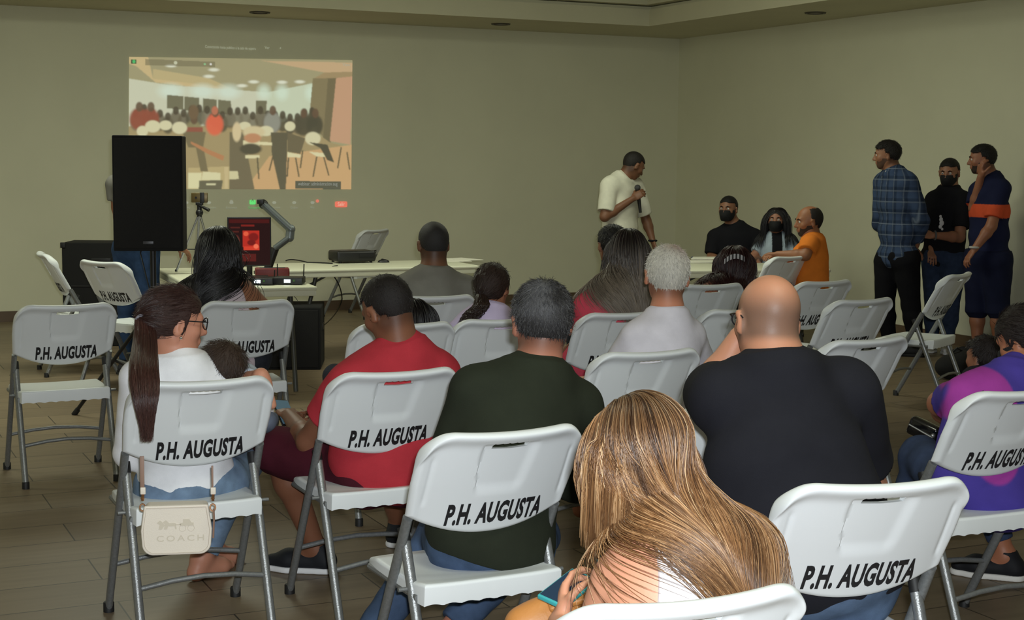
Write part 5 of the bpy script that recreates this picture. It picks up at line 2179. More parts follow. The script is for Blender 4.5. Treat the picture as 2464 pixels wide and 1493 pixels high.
def glow_panel(name, c00, c10, c11, c01, canvas, parent, material, off):
    "picture grid between the four photo spots (clockwise from top left)"
    H, W = canvas.h, canvas.w
    A = [wall_hit(*p, off=off) for p in (c00, c10, c11, c01)]
    A = [np.array(a) for a in A]
    v = np.arange(H + 1) / H
    u = np.arange(W + 1) / W
    Ug, Vg = np.meshgrid(u, v)
    P = (A[0] * ((1 - Ug) * (1 - Vg))[..., None] + A[1] * (Ug * (1 - Vg))[..., None] + A[2] * (Ug * Vg)[..., None] + A[3] * ((1 - Ug) * Vg)[..., None])
    ci = np.pad(canvas.c, ((0, 1), (0, 1), (0, 0)), 'edge')
    idx = np.arange((H + 1) * (W + 1)).reshape(H + 1, W + 1)
    f = np.stack([idx[:-1, :-1], idx[1:, :-1], idx[1:, 1:], idx[:-1, 1:]], -1).reshape(-1, 4)
    o = parent.location
    return meshobj(name, P.reshape(-1, 3) - np.array(o), f, material, parent, False, glow=ci.reshape(-1, 3))


proj_m = mat('projector_light_on_wall', srgb(120, 120, 105), 0.9, emit='attr', estr=PIC_GAIN)  # projector's light put into the panel as emission; no lamp throws it
t = thing('projected_picture', 'video call picture of a hall full of people projected on the cream back wall', 'projection', wall_hit(580, 300, .004))
glow_panel('video_picture', (311, 137), (848, 145), (845, 456), (309, 455), cv, t, proj_m, .004)


def glow_mat(name, c, s):
    return mat(name, (.3, .3, .25), .9, emit=srgb(*c), estr=s)  # projected light of captions and buttons, likewise painted as emission


def wall_text(name, body, px, py, hpx, col, s=.6, parent=None, sx=.85):
    p = wall_hit(px, py, .007)
    s_ = F_PX / p.y
    v, f = text_mesh(body, hpx / s_ * 1.35, off=0.0, sx=sx)
    ax = -U
    P = [p + ax * float(a) + Vector((0, 0, float(b_))) for a, b_, _ in v]
    return meshobj(name, np.array([tuple(q) for q in P]) - np.array(parent.location), f, glow_mat('glow_' + name + str(col), col, s), parent)


def wall_blob(name, px, py, wpx, hpx, col, s=.6, parent=None, off=.006, n=20, rnd=1.0):
    p = wall_hit(px, py, off)
    s_ = F_PX / p.y
    P = [(p - U * (wpx / 2 / s_ * math.copysign(abs(math.cos(a)) ** rnd, math.cos(a))) + Vector((0, 0, hpx / 2 / s_ * math.copysign(abs(math.sin(a)) ** rnd, math.sin(a))))) for a in np.linspace(0, 2 * PI, n, endpoint=False)]
    return meshobj(name, np.array([tuple(q) for q in P]) - np.array(parent.location), [tuple(range(n))], glow_mat('glow_' + name + str(col), col, s), parent)


wall_text('caption', 'Conectando hacia publico a la sala de espera', 555, 115, 7, (200, 204, 178), .45, t, .72)
wall_text('caption', 'Ver', 643, 115, 7, (200, 204, 178), .45, t)
wall_text('caption', 'x', 675, 115, 7, (200, 204, 178), .45, t)
wall_text('caption', 'View', 833, 156, 8, (220, 220, 200), .4, t)
wall_text('caption', 'webinar: administracion aug', 765, 443, 9, (190, 195, 190), .4, t, .72)
wall_blob('share_button', 608, 487, 15, 11, (70, 235, 110), .75, t, rnd=.3)
wall_text('arrow', '^', 608, 485, 12, (20, 70, 30), .2, t)
wall_text('caption', 'Compartir', 612, 500, 6, (70, 225, 110), .45, t)
wall_blob('leave_button', 821, 492, 31, 14, (240, 96, 76), .8, t, rnd=.3)
wall_text('leave_caption', 'Salir', 821, 492, 9, (245, 200, 180), .7, t)
wall_blob('badge', 764, 484, 8, 8, (236, 110, 90), .7, t)
for x, wd in ((448, 'Audio'), (503, 'Participantes'), (557, 'Encuestas'), (660, 'Reacciones'), (708, 'Grabar'), (752, 'Mas')):
    wall_text('caption', wd, x, 500, 6, (180, 184, 160), .4, t)
    wall_blob('toolbar_icon', x, 488, 10, 7, (190, 194, 170), .4, t)
wall_blob('toolbar_icon', 557, 486, 8, 9, (196, 198, 175), .35, t)

# ------------------------------------------------------------------ loudspeaker on its stand
blk = mat('black_carpeted_box', srgb(13, 13, 14), 0.9, bump=.2, bscale=300)
blk2 = mat('black_plastic', srgb(24, 24, 26), 0.45)
grill = mat('black_metal_grille', srgb(8, 8, 9), 0.75, bump=.6, bscale=700)
Ys = 8.9
tl = ony(368, 600, Ys)
zb_ = tl.z
zt_ = ony(362, 327, Ys).z
hs_ = zt_ - zb_
sw = .40
t = thing('loudspeaker', 'large black loudspeaker box raised on a tripod before the projected picture', 'loudspeaker', (tl.x, Ys, zb_), math.radians(6))
poly = [(-sw * .5, -.19), (sw * .5, -.19), (sw * .5, .0), (sw * .30, .19), (-sw * .30, .19), (-sw * .5, .0)]
mb = MB()
vv = [(x, y, 0) for x, y in poly] + [(x, y, hs_) for x, y in poly]
n = 6
mb.add(vv, [tuple(reversed(range(n))), tuple(range(n, 2 * n))] + [(i, (i + 1) % n, (i + 1) % n + n, i + n) for i in range(n)])
cab = mb.build('cabinet', blk, t)
md = cab.modifiers.new('bev', 'BEVEL'); md.width = .008; md.segments = 3; md.limit_method = 'ANGLE'
MB().box((0, -.193, hs_ / 2), (sw * .94, .008, hs_ * .95), bev=.003).build('grille', grill, t, True)
for q in (-1, 1):
    MB().box((q * sw * .42, .09, hs_ * .62), (.008, .10, .045), R=Matrix.Rotation(q * .45, 3, 'Z'), bev=.003).build('handle', blk2, t, True)
MB().box((0, -.1995, .05), (.06, .004, .018), bev=.001).build('badge_plate', mat('grey_badge', srgb(70, 70, 72), .4, metal=.4), t, True)
sp = (tl.x, Ys)
t = thing('speaker_stand', 'black tripod stand carrying the large loudspeaker', 'stand', (sp[0], sp[1], 0), math.radians(20))
MB().tube([(0, 0, .25), (0, 0, zb_)], .0175, 14).build('pole', blk2, t, True)
MB().tube([(0, 0, .62), (0, 0, .72)], .027, 14).build('collar', blk2, t, True)
MB().tube([(0, -.02, .68), (.0, -.06, .68)], .014, 10).build('knob', blk2, t, True)
MB().tube([(0, 0, .22), (0, 0, .30)], .026, 14).build('hub', blk2, t, True)
for k in range(3):
    a = k * 2 * PI / 3 + .4
    d = Vector((math.cos(a), math.sin(a), 0))
    l_ = MB().tube([d * .03 + Vector((0, 0, .66)), d * .55 + Vector((0, 0, .02))], .012, 10).build('leg', blk2, t, True)
    MB().tube([d * .535 + Vector((0, 0, .035)), d * .565 + Vector((0, 0, .0))], .017, 10).build('foot_cap', rubber, l_, True)
    MB().tube([d * .025 + Vector((0, 0, .26)), d * .27 + Vector((0, 0, .35))], .008, 8).build('brace', blk2, t, True)
mb = MB().tube([(tl.x - .03, Ys + .18, zb_ + .2), (tl.x - .1, Ys + .1, zb_ - .03), (tl.x - .02, Ys - .02, .8), (tl.x + .03, Ys - .03, .5), (tl.x - .05, Ys + .1, .1), (tl.x - .3, Ys + .5, .008), (tl.x - .5, Ys + 1.2, .008)], .004, 8)
tag(mb.build('speaker_cable', blk2, None, True), 'thin black cable hanging from the loudspeaker beside its stand', 'cable')

# black flight case at the wall
p = onz(240, 585, .86)
case = thing('equipment_case', 'tall black rectangular case standing on the floor left of the loudspeaker', 'case', (p.x, p.y + .2, 0), math.radians(3))
MB().box((0, 0, .43), (.64, .42, .86), bev=.008).build('box', blk, case, True)
MB().box((0, -.212, .72), (.16, .008, .03), bev=.003).box((0, -.2125, .5), (.5, .004, .012), bev=.001).build('latch_strip', blk2, case, True)
for q in (-1, 1):
    MB().box((q * .31, -.205, .84), (.04, .03, .045), bev=.004).build('corner_guard', blk2, case, True)

# ------------------------------------------------------------------ tables
tab_m = mat('cream_moulded_tabletop', srgb(212, 212, 190), .45, bump=.1, bscale=200)
tleg = mat('dark_grey_table_steel', srgb(70, 70, 66), .45, metal=.4)


def folding_table(label, centre, rz, L, W_, H=.74, name='folding_table'):
    t = thing(name, label, 'table', (centre[0], centre[1], 0), rz, 'folding tables at the front of the hall')
    MB().box((0, 0, H - .014), (L, W_, .028), bev=.011).build('tabletop', tab_m, t, True)
    MB().box((0, -W_ / 2 + .012, H - .043), (L - .02, .012, .04), bev=.004).box((0, W_ / 2 - .012, H - .043), (L - .02, .012, .04), bev=.004).box((-L / 2 + .012, 0, H - .043), (.012, W_ - .03, .04), bev=.004).box((L / 2 - .012, 0, H - .043), (.012, W_ - .03, .04), bev=.004).build('skirt', tab_m, t, True)
    for q in (-1, 1):
        x = q * (L / 2 - .28)
        for k in (-1, 1):
            MB().tube([(x - q * .05, k * W_ * .36, H - .04), (x + q * .12, k * W_ * .36, .02)], 0.0165, 10).build('leg', tleg, t, True)
        MB().tube([(x + q * .035, -W_ * .36, .36), (x + q * .035, -W_ * .2, .38), (x + q * .035, W_ * .2, .38), (x + q * .035, W_ * .36, .36)], .010, 10).build('crossbar', tleg, t, True)
        MB().tube([(x - q * .05, -W_ * .36, H - .05), (x - q * .05, W_ * .36, H - .05)], .012, 10).build('crossbar', tleg, t, True)
        MB().tube([(x + q * .01, 0, .55), (x - q * .30, 0, H - .04)], .009, 8).build('brace', tleg, t, True)
    return t


TZ = .74
pr = onz(1140, 636, TZ)      # far right corner region of the long table
Lx = -U
aT = math.atan2(Lx.y, Lx.x)
cA = pr - Lx * .84 + V * -.0 + (-V) * .20
tA = folding_table('long cream folding table parallel to the back wall, carrying the black projector', cA - Lx * .0, aT, 1.66, .72)
near = onz(757, 690, TZ)
far_ = onz(362, 646, TZ)
axB = (Vector((far_.x, far_.y, 0)) - Vector((onz(440, 690, TZ).x, onz(440, 690, TZ).y, 0))).normalized()
sideB = Vector((axB.y, -axB.x, 0))
cB = near + axB * .915 - sideB * .38
tB = folding_table('cream folding table end-on to the room, carrying the lit receivers', cB, math.atan2(axB.y, axB.x), 1.83, .80)
pC = onz(1745, 648, TZ)
tC = folding_table('cream folding table at the right with papers, masked people behind it', pC + Vector((0.05, .30, 0)), math.radians(14), 1.5, .72)


def on_table(px, py, up=0.0):
    return onz(px, py, TZ) + Vector((0, 0, up))


# projector
p = on_table(843, 634)
t = thing('projector', 'black video projector with rounded corners on the long table', 'projector', (p.x, p.y + .12, TZ), aT)
MB().box((0, 0, .055), (.33, .24, .085), bev=.018).build('housing', blk2, t, True)
R90 = Matrix.Rotation(PI / 2, 3, 'X')
MB().lathe([(0, 0), (.033, 0), (.035, .02), (.028, .03), (.026, .018), (0, .016)], (-.09, .115, .058), 24, R90.inverted()).build('lens', mat('lens_glass', (.03, .03, .04), .08), t, True)
MB().box((.08, -.122, .06), (.12, .004, .03), bev=.001).build('vent_grille', grill, t, True)
for q in (-1, 1):
    for k in (-1, 1):
        MB().lathe([(0, 0), (.012, 0), (.012, .014), (0, .014)], (q * .13, k * .09, 0), 12).build('foot', rubber, t, True)
MB().box((-.07, 0, .0985), (.07, .05, .002), bev=.0005).build('button_panel', mat('grey_buttons', srgb(90, 90, 90), .5), t, True)
p = on_table(923, 632)
t = thing('computer_mouse', 'small dark mouse lying right of the projector', 'mouse', (p.x, p.y, TZ), .3)
MB().sphere((0, 0, .0), .05, 18, sc=(1.0, .62, .55)).build('shell', blk2, t, True)
for v_ in t.children[0].data.vertices:
    v_.co.z = max(v_.co.z, 0)
MB().tube([(-.02, 0, .027), (-.002, 0, .029)], .003, 8).build('wheel', rubber, t, True)
pts = [on_table(688, 629, .004), on_table(700, 627, .02), on_table(740, 633, .004), on_table(800, 636, .006)]
mb = MB().tube(bez(pts[0], pts[1], pts[2]) + bez(pts[2], (pts[2] + pts[3]) / 2 + Vector((0, .03, 0)), pts[3])[1:], .005, 8)
tag(mb.build('projector_cable', blk2, None, True), 'black cable lying on the long table left of the projector', 'cable')
q0 = on_table(812, 641, .004)
q1 = ony(803, 665, q0.y - .06); q2 = ony(823, 720, q0.y + .1); q3 = onz(770, 790, .006); q4 = onz(752, 800, .006)
mb = MB().tube(bez(q0, q0 + Vector((-.08, -.1, 0)), q1, 8) + bez(q1, ony(822, 690, q1.y), q2, 8)[1:] + bez(q2, ony(815, 760, q2.y), q3, 8)[1:] + [q4, onz(735, 806, .006)], .005, 8)
tag(mb.build('hanging_cable', blk2, None, True), 'thin black cable hanging from the long table down to the floor', 'cable')
# papers
pap = mat('white_paper', srgb(222, 220, 205), .8)
for i, (px, py, rz, z0) in enumerate(((1088, 630, .5, .003), (1112, 628, .7, .006))):
    p = on_table(px, py)
    o = MB().box((0, 0, 0), (.21, .297, .004), bev=.0005).build('paper_sheets', pap)
    o.location = (p.x, p.y + .1, TZ + z0); o.rotation_euler = (0, 0, rz)
    tag(o, ['thin pile of papers near the right end of the long table', 'upper skewed papers at the right end of the long table'][i], 'papers')
for i, (px, py, rz, z0, c) in enumerate(((1690, 634, .3, .005, 0), (1712, 629, -.2, .018, 0))):
    p = on_table(px, py)
    o = MB().box((0, 0, 0), (.30, .22, .012), bev=.002).build('open_notebook', pap)
    o.location = (p.x, p.y + .12, TZ + z0); o.rotation_euler = (0, -.03 * i, rz)
    tag(o, ['lower cream notebook on the right table', 'upper cream notebook lying askew on the right table'][i], 'notebook')
p = on_table(1664, 622)
o = MB().tube([(0, 0, .008), (.12, .02, .008)], .006, 8).build('pen', mat('blue_pen', srgb(40, 60, 110), .4), None, True)
o.location = (p.x, p.y, TZ); tag(o, 'dark blue pen at the left end of the right table', 'pen')

# wireless receivers with lit displays
lit = mat('lit_display', (.6, .7, .8), .4, emit=(.75, .88, 1.0), estr=2.2)
for i, (px, py) in enumerate(((618, 688), (690, 687))):
    p = on_table(px, py)
    t = thing('wireless_receiver', ['left black wireless microphone receiver with a white lit display', 'right black wireless microphone receiver with lit display and upright antenna'][i], 'receiver', (p.x, p.y + .10, TZ), 0, 'wireless microphone receivers')
    MB().box((0, 0, .026), (.20, .16, .044), bev=.004).build('housing', blk2, t, True)
    MB().box((.0, -.0815, .026), (.042, .003, .022), bev=.0005).build('display', lit, t, True)
    MB().lathe([(0, 0), (.007, 0), (.007, .006), (0, .006)], (.045, -.08, .03), 14, R90).build('knob', mat('green_knob', srgb(60, 110, 40), .4), t, True)
    for q in (-1, 1):
        MB().tube([(q * .088, .07, .03), (q * .088, .075, .05), (q * .09, .08, .13 if i else .09)], .004, 8).build('antenna', blk2, t, True)
red_m = mat('dark_red_plastic', srgb(104, 26, 26), .5)
p = on_table(655, 665)
t = thing('battery_charger', 'dark red and black charger box behind the wireless receivers', 'charger', (p.x, p.y, TZ), .2)
MB().box((0, 0, .03), (.24, .12, .06), bev=.01).build('body', red_m, t, True)
MB().box((0, -.03, .062), (.18, .03, .006), bev=.002).build('lid', blk2, t, True)
# marks and cables on the front rim of the near table
p0 = onz(757, 690, TZ)
for i, (px0, py0, px1, py1) in enumerate(((640, 706, 668, 706), (676, 704, 703, 712))):
    Yt = p0.y - .012
    a_, b_ = ony(px0, py0, Yt), ony(px1, py1, Yt)
    mb = MB()
    if i == 0:
        for k in range(5):
            x = px0 + k * 7
            mb.tube([ony(x, 702, Yt), ony(x + (2 if k % 2 else -1), 713, Yt)], .0025, 6)
        mb.tube([ony(px0 - 4, 703, Yt), ony(px0 + 10, 702, Yt)], .0025, 6)
    else:
        mb.tube([ony(680, 713, Yt), ony(692, 706, Yt), ony(706, 703, Yt)], .006, 6).tube([ony(700, 706, Yt), ony(712, 718, Yt), ony(716, 724, Yt)], .002, 6)
    o = mb.build('dangling_wires', blk2, None, True)
    tag(o, ['short black wire ends at the near table rim, left group', 'thicker black wire loop at the near table rim, right group'][i], 'wires')

# black subwoofer under the table
p = onz(684, 892, 0)
t = thing('subwoofer', 'black box loudspeaker standing on the floor under the receivers table', 'subwoofer', (p.x, p.y + .28, 0), math.radians(4))
MB().box((0, 0, .235), (.50, .50, .47), bev=.01).build('cabinet', blk, t, True)
MB().box((0, -.254, .235), (.46, .008, .43), bev=.003).build('grille', grill, t, True)
for q in (-1, 1):
    MB().box((q * .252, 0, .30), (.008, .14, .05), bev=.003).build('handle', blk2, t, True)

# monitor on a jointed arm
pb = on_table(600, 668)
Ym = 10.35
c_ = ony(600, 582, Ym)
wM, hM = 104 / (F_PX / Ym), 118 / (F_PX / Ym)
t = thing('monitor', 'upright dark screen with a glowing red picture behind the black haired woman', 'monitor', (c_.x, Ym, TZ), math.radians(10))
zc_ = c_.z - TZ
MB().box((0, .012, zc_), (wM, .022, hM), bev=.004).build('housing', blk2, t, True)
cm = Canvas(110, 124)
cm.c[:] = np.array(srgb(34, 11, 11))
cm.rect(.02, .02, .98, .10, (70, 18, 16)); cm.rect(.3, .13, .62, .17, (120, 30, 24))
cm.rect(.34, .26, .74, .62, (176, 42, 30)); cm.rect(.36, .60, .74, .68, (204, 60, 40)); cm.ell(.42, .33, .06, .05, (220, 90, 60)); cm.ell(.60, .40, .12, .09, (120, 24, 20)); cm.ell(.55, .52, .10, .06, (110, 22, 20)); cm.ell(.66, .60, .06, .05, (235, 110, 80))
for k in range(8):
    cm.rect(.05, .18 + k * .09, .28 - .03 * (k % 3), .21 + k * .09, (78, 30, 24))
cm.rect(.3, .76, .66, .92, (84, 26, 22)); cm.ell(.22, .5, .05, .12, (90, 44, 34)); cm.blur(1)
H, W = cm.h, cm.w
vg, ug = np.meshgrid(np.linspace(0, 1, H + 1), np.linspace(0, 1, W + 1), indexing='ij')
Pn = np.stack([(ug - .5) * wM * .95, np.full_like(ug, -.0006), zc_ + (.5 - vg) * hM * .95], -1).reshape(-1, 3)
idx = np.arange((H + 1) * (W + 1)).reshape(H + 1, W + 1)
f = np.stack([idx[:-1, :-1], idx[1:, :-1], idx[1:, 1:], idx[:-1, 1:]], -1).reshape(-1, 4)
meshobj('screen', Pn, f, mat('red_lit_screen', (.006, .003, .003), .5, spec=.1, emit='attr', estr=1.0), t, False, glow=np.pad(cm.c, ((0, 1), (0, 1), (0, 0)), 'edge').reshape(-1, 3))
MB().tube([(0, .03, zc_ - hM * .3), (0, .06, .02)], .02, 10).build('stand_neck', blk2, t, True)
MB().box((0, .06, .008), (.26, .18, .016), bev=.005).build('stand_foot', blk2, t, True)
arm_m = mat('grey_painted_arm', srgb(92, 98, 100), .4, metal=.3)
Ya = 10.85
t = thing('document_camera_arm', 'grey jointed arm rising behind the red lit monitor, its elbow to the right', 'arm', (on_table(650, 650).x, Ya, TZ))
loc = np.array(t.location)
A = [np.array(ony(x, y, Ya)) - loc for x, y in ((640, 620), (662, 598), (697, 572), (699, 552), (634, 492))]
for a_, b_, w_, nm in ((A[1], A[2], .034, 'lower_arm'), (A[3], A[4], .040, 'upper_arm')):
    MB().tube([tuple(a_), tuple(b_)], w_, 14, flat=.7).build(nm, arm_m, t, True)
MB().tube([tuple(A[2]), tuple(A[3])], .032, 14).sphere(tuple(A[2]), .033, 14).sphere(tuple(A[3]), .036, 14).build('elbow_joint', mat('light_joint', srgb(120, 126, 128), .35, metal=.4), t, True)
MB().tube([tuple(A[1]), (A[0][0], 0, .0)], .03, 14).build('base_post', blk2, t, True)
MB().lathe([(0, 0), (.09, 0), (.09, .02), (.03, .03), (0, .03)], (A[0][0], 0, 0), 24).build('base', blk2, t, True)
MB().sphere(tuple(A[4]), .035, 14).box(tuple(A[4] + np.array([-.015, -.02, .02])), (.05, .06, .035), bev=.006).build('head_joint', blk2, t, True)

# tripod with a phone
Yt = 10.9
pb = ony(478, 640, Yt)
t = thing('camera_tripod', 'small silver and black tripod standing on the table by the loudspeaker', 'tripod', (pb.x, Yt, TZ))
loc = np.array(t.location)
silver = mat('silver_tube', srgb(180, 182, 186), .25, metal=.8)
hub = np.array(ony(480, 512, Yt)) - loc
for k, (fx, dy) in enumerate(((424, .0), (482, -.16), (510, .14))):
    foot = np.array(ony(fx, 640, Yt)) - loc
    foot[2] = .004; foot[1] = dy
    l_ = MB().tube([tuple(hub + [.0, 0, 0]), tuple(foot)], .0085, 10).build('leg', silver, t, True)
    MB().sphere(tuple(foot + [0, 0, .008]), .011, 10).build('foot_cap', rubber, l_, True)
    MB().tube([tuple(lerp(hub, foot, .62)), tuple([hub[0], 0, lerp(hub, foot, .62)[2]])], .004, 8).build('spreader', blk2, t, True)
MB().tube([tuple(hub + [0, 0, -.03]), tuple(hub + [0, 0, .07])], .018, 12).sphere(tuple(hub + [0, 0, .0]), .028, 12).build('centre_column', blk2, t, True)
MB().tube([tuple(hub + [0, -.01, .05]), tuple(hub + [.035, -.03, .04]), tuple(hub + [.08, -.05, .02])], [.008, .010, .013], 10).build('pan_handle', blk2, t, True)
top_ = np.array(ony(480, 489, Yt)) - loc
MB().box(tuple(top_ + [0, 0, -.005]), (.05, .04, .02), bev=.004).tube([tuple(top_ + [0, 0, -.03]), tuple(top_)], .012, 10).build('head_plate', blk2, t, True)
pc = ony(480, 476, Yt - .005)
t = thing('phone', 'phone clamped sideways on the tripod, filming the room', 'phone', (pc.x, pc.y, pc.z), .1)
MB().box((0, 0, 0), (.118, .012, .072), bev=.005).build('case', mat('brown_gold_case', srgb(98, 82, 46), .35, metal=.3), t, True)
MB().box((.02, -.012, 0), (.03, .012, .076), bev=.003).build('clamp', blk2, t, True)
MB().lathe([(0, 0), (.008, 0), (.008, .003), (0, .003)], (-.025, -.006, .0), 14, R90).build('lens', mat('lens_glass', (.03, .03, .04), .08), t, True)

# microphone in the speaker's hand
P = PEOPLE['mic']
w_ = P.J['wrR']
hc_ = w_ + nrm(np.array([.75, .1, .5])) * .085 + np.array([.02, .02, 0])
top_ = V3(ony(1534, 452, hc_[1])); bot_ = V3(ony(1541, 512, hc_[1] + .02))
t = thing('microphone', 'black handheld microphone held by the man in the white shirt', 'microphone', tuple(hc_))
mb = MB().tube([tuple(top_ * .8 + bot_ * .2 - hc_), tuple(bot_ - hc_)], [.019, .013], 14)
mb.build('body', blk2, t, True)
MB().sphere(tuple(top_ - hc_), .028, 16).build('grille', mat('mic_mesh', srgb(70, 70, 72), .4, metal=.5, bump=.6, bscale=900), t, True)

# ------------------------------------------------------------------ handbag behind the left chair
o_, a_ = CH['bag']
leather = mat('cream_leather', srgb(226, 216, 202), .5, bump=.15, bscale=350)
tan = mat('tan_leather', srgb(142, 112, 96), .55)
gold = mat('rose_gold', srgb(214, 160, 120), .2, metal=.9)
Yb = 4.52
cb = ony(425, 1275, Yb)
t = thing('handbag', 'cream leather shoulder bag hanging from the chair back behind the ponytailed woman', 'handbag', tuple(cb), math.radians(10))
S_ = F_PX / Yb
wb, hb = 166 / S_, 124 / S_
def bag_poly(k=1.0, n=10):
    pts = []
    W2, H2, r = wb / 2 * k, hb / 2 * k, .035
    pts.append((W2 - .008, H2)); pts.append((-W2 + .008, H2))
    pts.append((-W2 - .003, 0))
    for i in range(n + 1):
        a = PI + PI / 2 * i / n
        pts.append((-W2 + r + r * math.cos(a), -H2 + r + r * math.sin(a)))
    for i in range(n + 1):
        a = 1.5 * PI + PI / 2 * i / n
        pts.append((W2 - r + r * math.cos(a), -H2 + r + r * math.sin(a)))
    pts.append((W2 + .003, 0))
    return pts
bd = MB().prism(bag_poly(.97), .0, .07).build('body', leather, t)
md = bd.modifiers.new('b', 'BEVEL'); md.width = .012; md.segments = 4; md.limit_method = 'ANGLE'
fl_ = MB().prism(bag_poly(1.0), -.010, .002).build('flap', leather, t)
md = fl_.modifiers.new('b', 'BEVEL'); md.width = .0045; md.segments = 3; md.limit_method = 'ANGLE'
pts = [(x * .93, -.0112, z * .91) for x, z in bag_poly(1.0)]
MB().tube(pts + [pts[0]], .0009, 5).build('stitching', mat('beige_thread', srgb(196, 184, 168), .8), t, True)
stamp = mat('grey_stamped_print', srgb(204, 196, 184), .55)
stamp2 = mat('gold_grey_stamp', srgb(206, 196, 178), .5)
v, f = text_mesh('COACH', .026, off=.0003, sx=1.3, spacing=1.35)
meshobj('stamped_word', np.stack([v[:, 0] + .012, np.full(len(v), -.0108), v[:, 1] - .026], -1), f, stamp2, t)
# horse and carriage emblem, stamped
mb = MB()
def em(poly, dx=0, dz=0):
    poly = [(x * 1.6, z * 1.6) for x, z in poly]
    mb.prism([(x * .001 + dx, z * .001 + dz) for x, z in poly], -.0112, -.0104)
em([(-26, 0), (-24, 10), (-28, 14), (-22, 18), (-16, 12), (-4, 12), (-2, 0), (-5, 0), (-6, 6), (-18, 6), (-20, 0)], .004, .004)
em([(-36, 0), (-34, 9), (-39, 13), (-33, 18), (-27, 12), (-24, 8), (-30, 0)], .004, .004)
em([(4, 6), (4, 12), (10, 12), (10, 19), (22, 19), (26, 12), (30, 12), (30, 6)], .004, .004)
em([(-4, 8), (6, 8), (6, 9.4), (-4, 9.4)], .004, .004)
for cx in (9, 25):
    mb.tube([((cx + 6.2 * math.cos(a)) * .0016 + .004, -.0108, (2 + 6.2 * math.sin(a)) * .0016 + .003) for a in np.linspace(0, 2 * PI, 25)], .0006, 5)
mb.build('stamped_emblem', stamp2, t)
loc = np.array(t.location)
Ri = np.array(Matrix.Rotation(-math.radians(10), 3, 'Z'))
def lb(px, py, Y):
    return tuple(Ri @ (V3(ony(px, py, Y)) - loc))
for (x, tip, q) in ((343, 1100, -1), (512, 1125, 1)):
    ring_c = lb(x, 1222, Yb)
    mb = MB()
    mb.tube([(ring_c[0] + .008 * math.cos(a), ring_c[1], ring_c[2] + .011 * math.sin(a)) for a in np.linspace(0, 2 * PI, 17)], .0024, 6)
    b_ = lb(x, 1206, Yb)
    mb.tube([b_, lb(x + 1, 1190, Yb)], .0045, 8).sphere(lb(x, 1200, Yb), .006, 8)
    mb.build('strap_clasp', gold, t, True)
    MB().box(lb(x + 1, 1182, Yb), (.016, .006, .022), bev=.002).build('strap_tab', leather, t, True)
    top = lb(x - 4 * q * 0, tip - 60, Yb + (.04 if q < 0 else .06))
    MB().box(tuple((np.array(lb(x + 1, 1178, Yb)) + np.array(lb(x - 3, tip, Yb + .05))) / 2), (.013 if q < 0 else .006, .004, float(np.linalg.norm(np.array(lb(x + 1, 1178, Yb)) - np.array(lb(x - 3, tip, Yb + .05))))), bev=.001).build('strap', tan, t, True)
MB().tube([lb(514, 1225, Yb - .02), lb(515, 1250, Yb - .02), lb(513, 1295, Yb - .02)], .003, 8).build('strap_end', tan, t, True)

# ------------------------------------------------------------------ phones, bag and camera
def phone(label, pos, R, size=(.074, .15, .009), col=(20, 22, 26), screen=None, case=None):
    t = thing('phone', label, 'phone', tuple(pos))
    Rm = Matrix([list(r) for r in R])
    MB().box((0, 0, 0), size, R=Rm, bev=.003).build('case', case or mat('dark_phone', srgb(*col), .3), t, True)
    n_ = Rm @ Vector((0, 0, 1))
    MB().box(tuple(n_ * (size[2] / 2 + .0004)), (size[0] * .9, size[1] * .92, .0008), R=Rm).build('screen', screen or mat('phone_screen', srgb(40, 60, 84), .12), t)
    return t


P = PEOPLE['blonde']
pw_ = P.J['wrL']
pc = V3(ony(1366, 1418, pw_[1] + .06))
R = rotm(-38, -14, 12)
teal = mat('teal_phone_case', srgb(66, 168, 172), .4)
phone('blue phone in a teal rimmed case held by the blonde woman', pc, R, (.074, .14, .012), case=teal)
mb = MB()
rc = V3(ony(1335, 1496, pw_[1] - .0)) - 0
t = P.tube('bracelet', [P.J['wrL'] + np.array([math.cos(a) * .034, math.sin(a) * .03, .012 * math.cos(a)]) for a in np.linspace(0, 2 * PI, 21)], .007, srgb(88, 196, 206))
# tan bag beside the blonde woman
pb = ony(1322, 1482, P.J['wrL'][1] + .12)
tanb = mat('orange_tan_leather', srgb(196, 132, 70), .5, bump=.2, bscale=120)
t = thing('tan_handbag', 'orange-tan leather bag on the lap of the blonde woman, cut by the bottom edge', 'handbag', tuple(pb), .25)
F = Field((-.2, -.12, -.2), (.2, .12, .13), .005)
F.put(ell((0, 0, -.07), (.105, .06, .11)), .02)
F.put(cone((-.07, 0, -.015), (.04, 0, .015), .035, .035), .04)
v, f = F.mesh()
meshobj('body', v, f, tanb, t, True)
MB().box((.045, -.035, .052), (.12, .05, .018), R=Matrix.Rotation(.5, 3, 'X') @ Matrix.Rotation(-.3, 3, 'Y'), bev=.006).build('flap', tanb, t, True)
MB().sphere((.03, -.055, .068), .010, 12).build('snap_button', mat('brass', srgb(200, 180, 130), .25, metal=.9), t, True)
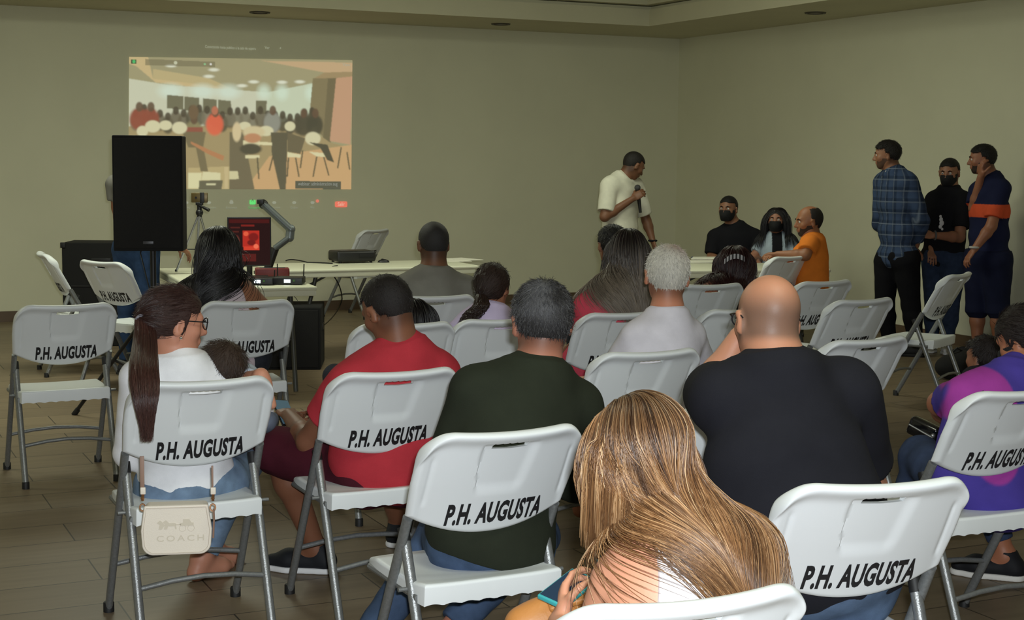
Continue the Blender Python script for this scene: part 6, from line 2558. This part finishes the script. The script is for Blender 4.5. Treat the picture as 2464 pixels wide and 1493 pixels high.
P = PEOPLE['red']
w_ = P.J['wrL']
pc = w_ + nrm(w_ - P.J['elL']) * .10 + np.array([.0, .0, -.012])
phone('phone with a pale blue screen held by the man in red', pc, rotm(30, -35, 10), (.074, .15, .009), screen=mat('pale_lit_screen', srgb(96, 120, 134), .3, emit=srgb(90, 130, 150), estr=.12))
P = PEOPLE['purple']
w_ = P.J['wrL']
pc = V3(ony(2224, 1036, w_[1] - .06))
t = thing('camera', 'shiny black compact camera resting on the knee of the person in purple', 'camera', tuple(pc), math.radians(-35))
MB().box((0, 0, 0), (.125, .055, .075), R=Matrix.Rotation(.35, 3, 'Y'), bev=.016).build('body', mat('glossy_black', srgb(16, 16, 18), .12, coat=.6), t, True)
MB().tube([(-.05, -.032, .022), (.045, -.032, -.02)], .0035, 8).build('chrome_trim', silver, t, True)
MB().sphere((.045, -.03, -.012), .009, 10).build('strap_lug', silver, t, True)
pts = [ony(2385, 905, P.J['shR'][1] - .13), ony(2345, 985, P.J['chest'][1] - .16), ony(2312, 1040, P.J['chest'][1] - .14), ony(2296, 1082, w_[1] - .15), ony(2250, 1086, w_[1] - .12), V3(pc) + np.array([.04, -.03, -.02])]
mb = MB().tube([tuple(p) for p in pts], .007, 8)
tag(mb.build('camera_strap', blk2, None, True), 'black strap running over the purple shirt down to the camera', 'strap')
# dark bag on the floor in front of the purple shirt
pb = onz(2300, 912, 0.0)
t = thing('backpack', 'black bag on the floor below the sideways chair', 'bag', (pb.x, pb.y, 0), .3)
F = Field((-.25, -.2, -.02), (.25, .2, .3), .008)
F.put(ell((0, 0, .09), (.17, .11, .10)), .02)
F.put(ell((.06, 0, .12), (.09, .09, .09)), .03)
L = F.local(F.lo, F.lo + F.h * F.n)
F.f = np.maximum(F.f, (0.002 - L[2][..., 2]).astype(np.float32))
v, f = F.mesh()
meshobj('body', v, f, blk, t, True)
MB().tube([(-.08, 0, .17), (0, 0, .23), (.06, 0, .20)], .008, 8).build('handle', blk2, t, True)

bpy.context.view_layer.update()
